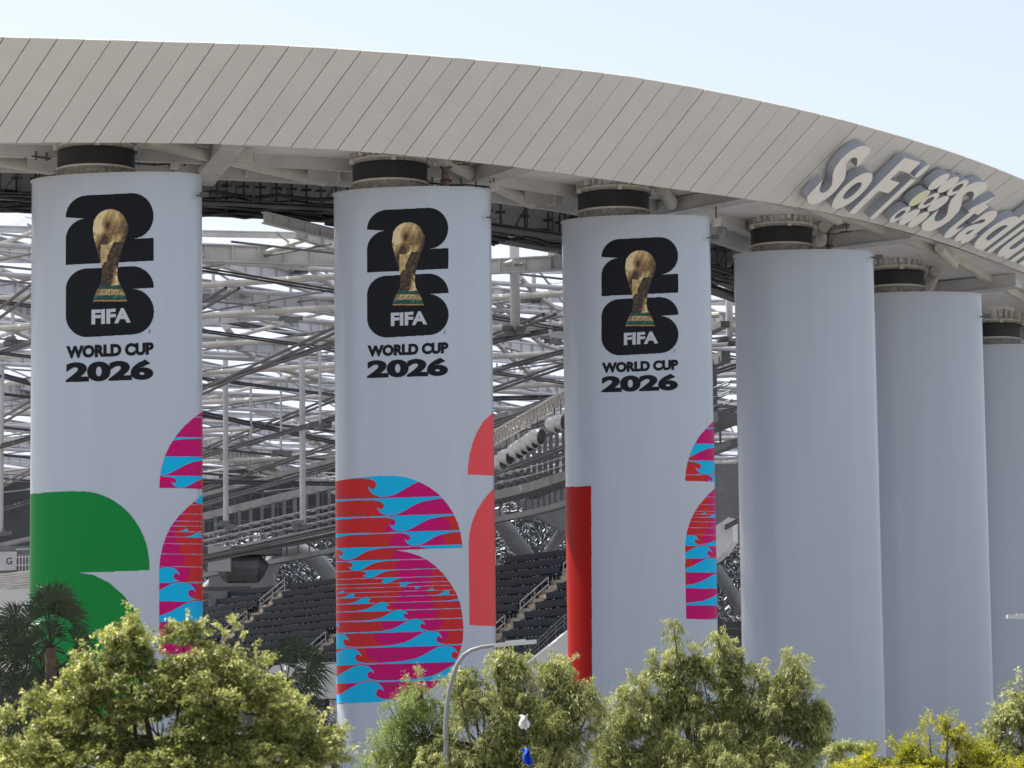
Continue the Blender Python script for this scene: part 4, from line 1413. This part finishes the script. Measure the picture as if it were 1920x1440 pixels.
far = empty('far_facade', tuple(at(960, 1100, 301)), 'silvery glinting perforated facade on the far side of the stadium', 'facade')
o = mb.build('facet', [M['silver'], M['steel_grey']], far); o['kind'] = 'stuff'
mb = MB()
a_, b_ = at(150, 850, 303), at(2200, 850, 303)
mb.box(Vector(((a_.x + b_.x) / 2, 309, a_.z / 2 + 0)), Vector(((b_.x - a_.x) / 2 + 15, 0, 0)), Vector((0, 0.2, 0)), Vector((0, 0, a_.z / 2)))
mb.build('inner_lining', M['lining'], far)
mb = MB()
for k in range(60):
    x = 200 + k * 27 + random.uniform(-5, 5)
    mb.bar(at(x, 880, 298), at(x + random.uniform(-4, 4), 1250, 298), 0.10, 0.1)
for k in range(14):
    mb.bar(at(200, 900 + k * 26, 298), at(1800, 890 + k * 26, 298), 0.08, 0.1)
mb.build('lattice', M['steel_dark'], far)
# opaque backs behind right-hand gaps
slab('concrete_wall', 1335, 1500, 870, 985, 205, M['steel_grey'], 'dark grey beam face in the gap right of the pink wave strip', 'wall')

# ------------------------------------------------------------------ street lamps
def lamp(px, D, lab):
    P = [at(x, y, D) for x, y in px]
    base = Vector((P[0].x, P[0].y, 0))
    L = empty('street_lamp', tuple(base), lab, 'street lamp', 'street lamps by the trees')
    n_ = len(P)
    mb = MB(); mb.tube([base, P[0]] + P[1:-1], [0.10, 0.062] + [0.055 - 0.02 * k / n_ for k in range(n_ - 2)], 10); mb.build('pole', M['lamp'], L, smooth=True)
    a_, b_ = P[-2], P[-1]
    mb = MB()
    d = (b_ - a_).normalized()
    mb.bar(a_ - d * 0.1, b_, 0.32, 0.09); mb.bar(a_ + d * 0.15 + Vector((0, 0, .055)), b_ - d * 0.25 + Vector((0, 0, .055)), 0.22, 0.04)
    mb.build('lamp_head', M['galv'], L)
    mb = MB(); mb.tube([a_ + d * 0.1 + Vector((0, 0, 0.05)), a_ + d * 0.1 + Vector((0, 0, 0.2))], 0.05, 8); mb.build('sensor', M['black'], L)
lamp([(836, 1360), (838, 1325), (842, 1296), (849, 1268), (858, 1245), (869, 1229), (884, 1219), (905, 1213), (935, 1209.5), (1006, 1203)], 73.2, 'grey street lamp with curved arm in front of the wave number column')
lamp([(2080, 1400), (2078, 1260), (2070, 1200), (2050, 1172), (2020, 1162), (1960, 1158), (1888, 1156)], 84, 'street lamp of which only the head shows at the right edge')

# ------------------------------------------------------------------ trees
LM = {}
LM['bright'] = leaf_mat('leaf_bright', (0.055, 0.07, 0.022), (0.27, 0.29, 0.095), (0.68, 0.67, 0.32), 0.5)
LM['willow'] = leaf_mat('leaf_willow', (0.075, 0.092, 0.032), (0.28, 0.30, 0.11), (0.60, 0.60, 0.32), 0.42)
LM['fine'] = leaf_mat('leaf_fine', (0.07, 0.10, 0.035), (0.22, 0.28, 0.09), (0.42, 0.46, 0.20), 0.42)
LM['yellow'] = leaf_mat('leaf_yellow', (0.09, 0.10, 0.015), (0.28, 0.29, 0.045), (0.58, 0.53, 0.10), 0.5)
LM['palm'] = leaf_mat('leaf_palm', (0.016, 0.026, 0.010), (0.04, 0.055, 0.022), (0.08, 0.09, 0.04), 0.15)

def leaves_mesh(name, C, Dv, L, Wd, tone, m, parent):
    """C centres (n,3), Dv directions, L lengths, Wd widths"""
    n = len(C)
    r_ = rng.normal(size=(n, 3))
    s_ = np.cross(Dv, r_); s_ /= np.linalg.norm(s_, axis=1)[:, None] + 1e-9
    a = C - Dv * L[:, None] / 2; b = C + Dv * L[:, None] / 2
    mid = C - Dv * L[:, None] * 0.08
    w = s_ * Wd[:, None] / 2
    V = np.stack([a, mid + w, b, mid - w], 1).reshape(-1, 3)
    me = bpy.data.meshes.new(name)
    me.vertices.add(4 * n); me.vertices.foreach_set('co', V.ravel())
    me.loops.add(4 * n); me.loops.foreach_set('vertex_index', np.arange(4 * n))
    me.polygons.add(n); me.polygons.foreach_set('loop_start', np.arange(0, 4 * n, 4)); me.polygons.foreach_set('loop_total', np.full(n, 4))
    at_ = me.attributes.new('tone', 'FLOAT', 'FACE')
    at_.data.foreach_set('value', np.clip(tone, 0, 1))
    me.materials.append(m)
    me.update(calc_edges=True)
    return link(name, me, parent)

def tree(label, lobes, D, depth, nclump, per, leaf, m, base_px, droop=0.7, clump_r=0.35, cat='tree', name='leafy_tree', group=None, twig=True, shell=0.45, gap=-0.35, shoots=110):
    """lobes: (px, py, rx, ry) ellipses of the crown as seen in the photograph"""
    b = at(base_px, 1400, D)
    base = Vector((b.x, D, 0))
    root = empty(name, tuple(base), label, cat, group)
    area = np.array([l[2] * l[3] for l in lobes], float)
    pick = rng.choice(len(lobes), nclump, p=area / area.sum())
    CC_, TN = [], []
    kept = []
    ph = rng.uniform(0, 6, 3)
    for k in pick:
        x, y, rx, ry = lobes[k]
        sc = D / FPX
        c = np.array(at(x, y, D))
        dd = min(depth, (rx + ry) / 2 * sc * 1.1)
        for _try in range(4):
            v = rng.normal(size=3); v /= np.linalg.norm(v)
            rad = rng.uniform(shell, 1.0) ** 0.7 * (1.0 if rng.random() > 0.12 else rng.uniform(1.03, 1.22))
            p = c + v * rad * np.array([rx * sc, dd, ry * sc])
            g_ = math.sin(p[0] * 5.1 + ph[0] + 1.3 * math.sin(p[2] * 3.3)) + math.sin(p[2] * 5.7 + ph[1] + 1.1 * math.sin(p[0] * 2.9)) + 0.8 * math.sin(p[1] * 4.3 + ph[2] + p[0] * 2)
            if g_ > gap: break
        else:
            continue
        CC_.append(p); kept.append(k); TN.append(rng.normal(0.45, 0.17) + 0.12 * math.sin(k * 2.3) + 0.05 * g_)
    pick = np.array(kept); nclump = len(kept)
    CC_ = np.array(CC_); TN = np.array(TN)
    n = nclump * per
    ci = np.repeat(np.arange(nclump), per)
    # each clump is a drooping spray: leaves strung along a few arching twigs
    ta = rng.uniform(0, 2 * np.pi, (nclump, 4)); 
    ti = rng.integers(0, 4, n)
    ang = ta[ci, ti]
    s = rng.uniform(0, 1, n)
    horiz = np.stack([np.cos(ang), np.sin(ang), np.zeros(n)], 1)
    cl = clump_r * rng.uniform(0.6, 1.4, nclump)[ci]
    pos = CC_[ci] + horiz * (s * cl * rng.uniform(0.8, 1.5, nclump)[ci])[:, None] + np.array([0, 0, 1.0]) * ((0.55 * s - droop * 2.0 * s * s) * cl)[:, None]
    pos += rng.normal(0, 0.18, (n, 3)) * cl[:, None]
    tang = horiz * 0.8 + np.array([0, 0, 1.0]) * (0.4 - droop * 2.4 * s)[:, None]
    dv = tang + rng.normal(0, 0.55, (n, 3))
    dv /= np.linalg.norm(dv, axis=1)[:, None]
    L = leaf[0] * rng.uniform(0.6, 1.35, n); Wd = leaf[1] * rng.uniform(0.7, 1.3, n)
    tone = TN[ci] + rng.normal(0, 0.16, n)
    # loose shoots that break the outline: leaves along an arching twig
    top = [l for l in lobes if l[1] - l[3] < 1415]
    ws = np.array([math.sqrt(l[2] * l[3]) for l in top]); ws /= max(ws.sum(), 1e-9)
    shoot_paths = []
    sp, sdv, sL, sW, sT = [], [], [], [], []
    for _s in range(shoots):
        if not top: break
        l = top[rng.choice(len(top), p=ws)]
        th = rng.uniform(R(10), R(170)); v = np.array([math.cos(th), rng.uniform(-.6, .6), math.sin(th)])
        sc = D / FPX
        p0 = np.array(at(l[0], l[1], D)) + v * np.array([l[2], (l[2] + l[3]) / 2, l[3]]) * sc * 0.8
        ln = rng.uniform(0.25, 0.75) * clump_r * 3.2
        d0 = v * 0.7 + np.array([0, 0, 0.8]); d0 /= np.linalg.norm(d0)
        m_ = 34
        ss = np.linspace(0, 1, m_)
        P_ = p0 + d0 * (ss * ln)[:, None] - np.array([0, 0, 1.0]) * (ss * ss * ln * droop * 0.7)[:, None] + rng.normal(0, 0.02 + 0.03 * ln, (m_, 3))
        dvv = d0 - np.array([0, 0, 1.0]) * (ss * droop * 2.2)[:, None] + rng.normal(0, 0.6, (m_, 3))
        dvv /= np.linalg.norm(dvv, axis=1)[:, None]
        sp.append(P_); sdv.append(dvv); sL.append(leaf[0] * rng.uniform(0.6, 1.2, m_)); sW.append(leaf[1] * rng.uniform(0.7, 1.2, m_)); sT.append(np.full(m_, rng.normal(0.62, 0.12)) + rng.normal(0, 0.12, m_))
    if sp:
        pos = np.vstack([pos] + sp); dv = np.vstack([dv] + sdv); L = np.r_[L, np.concatenate(sL)]; Wd = np.r_[Wd, np.concatenate(sW)]; tone = np.r_[tone, np.concatenate(sT)]
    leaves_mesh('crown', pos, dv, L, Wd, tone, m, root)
    # trunk and limbs
    mb = MB()
    cz = np.array([at(l[0], l[1], D).z for l in lobes])
    cxs = np.array([at(l[0], l[1], D).x for l in lobes])
    fork = Vector((base.x, D, max(1.6, cz.min() * 0.55)))
    mb.tube([base, base.lerp(fork, 0.5) + Vector((0.1, 0, 0)), fork], [0.22, 0.17, 0.14], 9)
    mb.build('trunk', M['bark'], root, smooth=True)
    mb = MB()
    for l in lobes:
        tip = Vector(at(l[0], l[1] - l[3] * 0.2, D)); tip.y += random.uniform(-.6, .6)
        md = fork.lerp(tip, 0.5) + Vector((random.uniform(-.3, .3), random.uniform(-.3, .3), 0.3))
        mb.tube([fork, md, tip], [0.09, 0.05, 0.012], 6)
    if twig:
        for k in rng.choice(nclump, min(260, nclump), replace=False):
            p = Vector(CC_[k]); l = lobes[pick[k]]
            q_ = Vector(at(l[0], l[1] + l[3] * 0.3, D))
            mb.tube([p, p.lerp(q_, 0.45) + Vector((0, 0, -0.1)), p.lerp(q_, 0.85)], [0.006, 0.014, 0.022], 4, cap=False)
    mb.build('limb', M['bark'], root)
    return root

# foreground tree at the left, nearer than the focus
lob1 = [(250, 1180, 20, 28), (215, 1195, 22, 26), (240, 1225, 45, 45), (185, 1250, 45, 40), (160, 1290, 50, 45), (345, 1195, 34, 34), (355, 1240, 55, 45), (430, 1190, 16, 26), (440, 1225, 34, 40), (465, 1265, 48, 45), (260, 1295, 105, 60), (390, 1310, 115, 65), (160, 1350, 95, 55), (300, 1370, 170, 60), (500, 1330, 70, 50), (540, 1365, 75, 50),
        (600, 1405, 50, 45), (60, 1390, 90, 50), (75, 1335, 35, 40), (20, 1365, 35, 35), (120, 1440, 170, 60), (300, 1440, 240, 60), (500, 1430, 150, 60), (300, 1540, 320, 90)]
tree('bright yellow green leafy tree in the left foreground, slightly out of focus', lob1, 52, 1.7, 3000, 60, (0.078, 0.028), LM['bright'], 300, droop=0.45, clump_r=0.18, gap=-1.0, shoots=170)
# pepper trees in the middle
lob2 = [(790, 1300, 32, 38), (760, 1345, 45, 45), (800, 1370, 60, 50), (740, 1400, 45, 45), (880, 1275, 28, 28), (905, 1310, 50, 45), (950, 1265, 28, 45), (985, 1290, 45, 50), (1040, 1285, 40, 45), (1000, 1345, 90, 60), (1075, 1340, 50, 55),
        (900, 1380, 90, 60), (1010, 1430, 120, 60), (850, 1440, 110, 50), (730, 1450, 45, 40), (950, 1530, 230, 90)]
tree('drooping green pepper tree in front of the lamp and the second column', lob2[4:] + [(935, 1238, 12, 20), (975, 1255, 18, 20), (1050, 1250, 26, 24), (1085, 1285, 30, 34), (860, 1290, 24, 30), (1110, 1330, 30, 40)], 74, 1.9, 1500, 70, (0.13, 0.022), LM['willow'], 960, droop=0.9, clump_r=0.22, gap=-0.9)
tree('fine leaved blue green young tree left of the street lamp pole', lob2[:4] + [(730, 1450, 55, 45), (800, 1460, 80, 60)], 74.3, 1.2, 380, 75, (0.10, 0.016), LM['fine'], 785, droop=0.7, clump_r=0.24)
lob3 = [(1262, 1185, 18, 18), (1275, 1225, 24, 26), (1300, 1250, 32, 32), (1235, 1245, 20, 18), (1355, 1215, 20, 30), (1370, 1255, 28, 36), (1520, 1320, 30, 40), (1535, 1370, 25, 40), (1255, 1290, 50, 42), (1190, 1295, 28, 30), (1330, 1310, 70, 50), (1420, 1265, 26, 24), (1490, 1250, 24, 34), (1480, 1300, 45, 42),
        (1430, 1320, 60, 50), (1200, 1345, 60, 40), (1510, 1345, 45, 45), (1300, 1380, 120, 55), (1450, 1390, 95, 55), (1160, 1390, 60, 45), (1350, 1440, 190, 60), (1180, 1450, 90, 50), (1350, 1530, 230, 80)]
tree('wide drooping green pepper tree in front of the third and fourth columns', lob3, 78, 2.2, 2700, 66, (0.13, 0.022), LM['willow'], 1340, droop=0.95, clump_r=0.21, gap=-0.75, shoots=170)
lob4 = [(1450, 1440, 20, 15), (1590, 1425, 36, 22), (1660, 1425, 34, 26), (1690, 1410, 24, 24), (1745, 1385, 14, 34), (1770, 1378, 10, 32), (1790, 1388, 14, 30), (1735, 1420, 40, 28), (1800, 1425, 50, 30), (1700, 1450, 110, 30), (1700, 1500, 130, 60)]
tree('yellow flowering bushy tree low in front of the fourth and fifth columns', lob4[2:] + [(1630, 1440, 60, 25), (1830, 1430, 40, 40), (1860, 1450, 60, 40)], 66, 1.0, 700, 60, (0.05, 0.028), LM['yellow'], 1720, droop=0.1, clump_r=0.16)
tree('small thin willowy tree top between the wide pepper tree and the yellow bush', [lob4[0], lob4[1], (1590, 1480, 50, 50)], 76, 0.8, 60, 60, (0.11, 0.022), LM['willow'], 1590, droop=0.8, clump_r=0.22)
lob5 = [(1908, 1300, 14, 28), (1900, 1345, 30, 30), (1880, 1375, 30, 28), (1920, 1390, 50, 40), (1870, 1410, 34, 36), (1840, 1425, 30, 34), (1960, 1330, 50, 50), (1930, 1460, 90, 60)]
tree('dense green tree cut off by the right edge of the photo', lob5, 70, 1.2, 600, 65, (0.11, 0.028), LM['willow'], 1930, droop=0.6, clump_r=0.2)

# fan palms
def palm(label, x, y, D, fronds, r_f=0.85, trunk_top=None):
    c = at(x, y, D)
    base = Vector((c.x, D, 0))
    root = empty('fan_palm', tuple(base), label, 'palm tree', 'fan palms behind the left tree')
    mb = MB(); mb.tube([base, base.lerp(c, 0.5) + Vector((0.06, 0, 0)), c], [0.22, 0.17, 0.15], 10)
    mb.build('trunk', M['bark'], root, smooth=True)
    for (fx, fy, rad, ang) in fronds:
        hub = at(fx, fy, D + random.uniform(-0.7, 0.7))
        mb = MB()
        mid = c.lerp(hub, 0.5) + Vector((0, 0, 0.15))
        mb.tube([c, mid, hub], [0.03, 0.022, 0.015], 5)
        ns = 34
        v0 = Vector((math.cos(R(ang)), 0, math.sin(R(ang))))
        side = Vector((-v0.z, 0, v0.x))
        dep = Vector((0, random.uniform(-.5, .5), 0))
        for k in range(ns):
            th = R(-105 + 210 * k / (ns - 1)) + random.uniform(-.04, .04)
            d = (v0 * math.cos(th) + side * math.sin(th) + dep * math.cos(th)).normalized()
            rr_ = rad * D / FPX * (0.8 + 0.2 * math.cos(th)) * random.uniform(0.88, 1.08)
            w_ = Vector((-d.z, random.uniform(-.5, .5), d.x)).normalized() * 0.022 * rad / 60
            tip = hub + d * rr_ + Vector((random.uniform(-.05, .05), 0, -rr_ * random.uniform(0.08, 0.32)))
            m_ = hub + d * rr_ * 0.55
            k0 = len(mb.v)
            mb.v += [tuple(hub), tuple(m_ + w_), tuple(tip), tuple(m_ - w_)]
            mb.f.append((k0, k0 + 1, k0 + 2, k0 + 3)); mb.m.append(0)
        o = mb.build('frond', LM['palm'], root)
palm('dark fan palm standing before the green shape at the left', 95, 1215, 84,
     [(85, 1150, 62, 100), (110, 1150, 66, 72), (60, 1165, 60, 135), (125, 1160, 60, 60), (30, 1160, 55, 175), (45, 1185, 60, 200), (15, 1175, 45, 110), (140, 1205, 58, 10), (130, 1235, 62, -40), (60, 1245, 66, -140),
      (95, 1260, 70, -90), (30, 1230, 62, -170), (110, 1125, 50, 95), (88, 1125, 50, 80), (20, 1270, 60, -120), (150, 1260, 50, -60), (70, 1300, 66, -100), (125, 1300, 60, -75), (90, 1190, 58, 90), (60, 1210, 58, 160)])
palm('dark shaggy fan palm before the lower seats beside the wave number column', 535, 1290, 86,
     [(520, 1235, 50, 100), (550, 1225, 55, 60), (575, 1240, 50, 15), (580, 1255, 55, -30), (500, 1260, 50, 150), (545, 1270, 60, -60), (520, 1290, 60, -110), (570, 1290, 55, -50), (535, 1245, 45, 80), (490, 1290, 50, 190), (585, 1330, 55, -60), (560, 1350, 60, -80), (590, 1370, 50, -20)], 0.8)
palm('dark fan palm low at the left edge', -5, 1330, 80,
     [(10, 1290, 60, 80), (30, 1310, 60, 40), (-20, 1300, 60, 120), (40, 1340, 60, 0), (20, 1370, 62, -60), (60, 1390, 60, -40), (0, 1340, 60, 170), (40, 1290, 56, 70), (75, 1345, 55, 20), (110, 1370, 55, 40), (95, 1330, 50, 80)])
palm('dark fan palm filling the bottom left corner behind the bright tree', 40, 1290, 88,
     [(0, 1200, 60, 120), (20, 1235, 70, 100), (60, 1225, 60, 70), (-20, 1260, 70, 150), (80, 1260, 66, 40), (10, 1300, 70, -120), (60, 1310, 70, -70), (110, 1290, 66, 0), (40, 1340, 72, -90), (130, 1330, 66, -40), (-10, 1350, 72, -150), (90, 1360, 70, -80), (150, 1290, 55, 30)])
# one pale frond tip beside the wide pepper tree
palm('small palm with a single pale frond beside the wide pepper tree', 1560, 1425, 82, [(1552, 1405, 34, 45), (1545, 1412, 30, 80)])

# flag cloth among the trees
def cloth(name, pts, D, m, lab, cat):
    mb = MB()
    N = 9
    a_, b_, c_, d_ = [at(x, y, D) for x, y in pts]
    for i in range(N):
        for j in range(N):
            u, v = i / (N - 1), j / (N - 1)
            p = a_.lerp(b_, u).lerp(d_.lerp(c_, u), v)
            p = p + Vector((0.03 * math.sin(v * 7 + u * 3), 0.09 * math.sin(u * 8 + v * 5), 0.02 * math.sin(u * 9)))
            mb.v.append(tuple(p))
    for i in range(N - 1):
        for j in range(N - 1):
            mb.f.append((i * N + j, (i + 1) * N + j, (i + 1) * N + j + 1, i * N + j + 1)); mb.m.append(0)
    o = mb.build(name, m, smooth=True)
    sol = o.modifiers.new('thick', 'SOLIDIFY'); sol.thickness = 0.006
    return tag(o, lab, cat)
cloth('flag', [(973, 1342), (990, 1340), (992, 1366), (976, 1368)], 71.4, M['cloth'], 'scrap of white flag showing among the pepper tree leaves', 'flag')
cloth('flag', [(978, 1404), (994, 1402), (998, 1436), (984, 1434)], 71.4, M['blue'], 'bright blue flag showing among the pepper tree leaves at the bottom', 'flag')
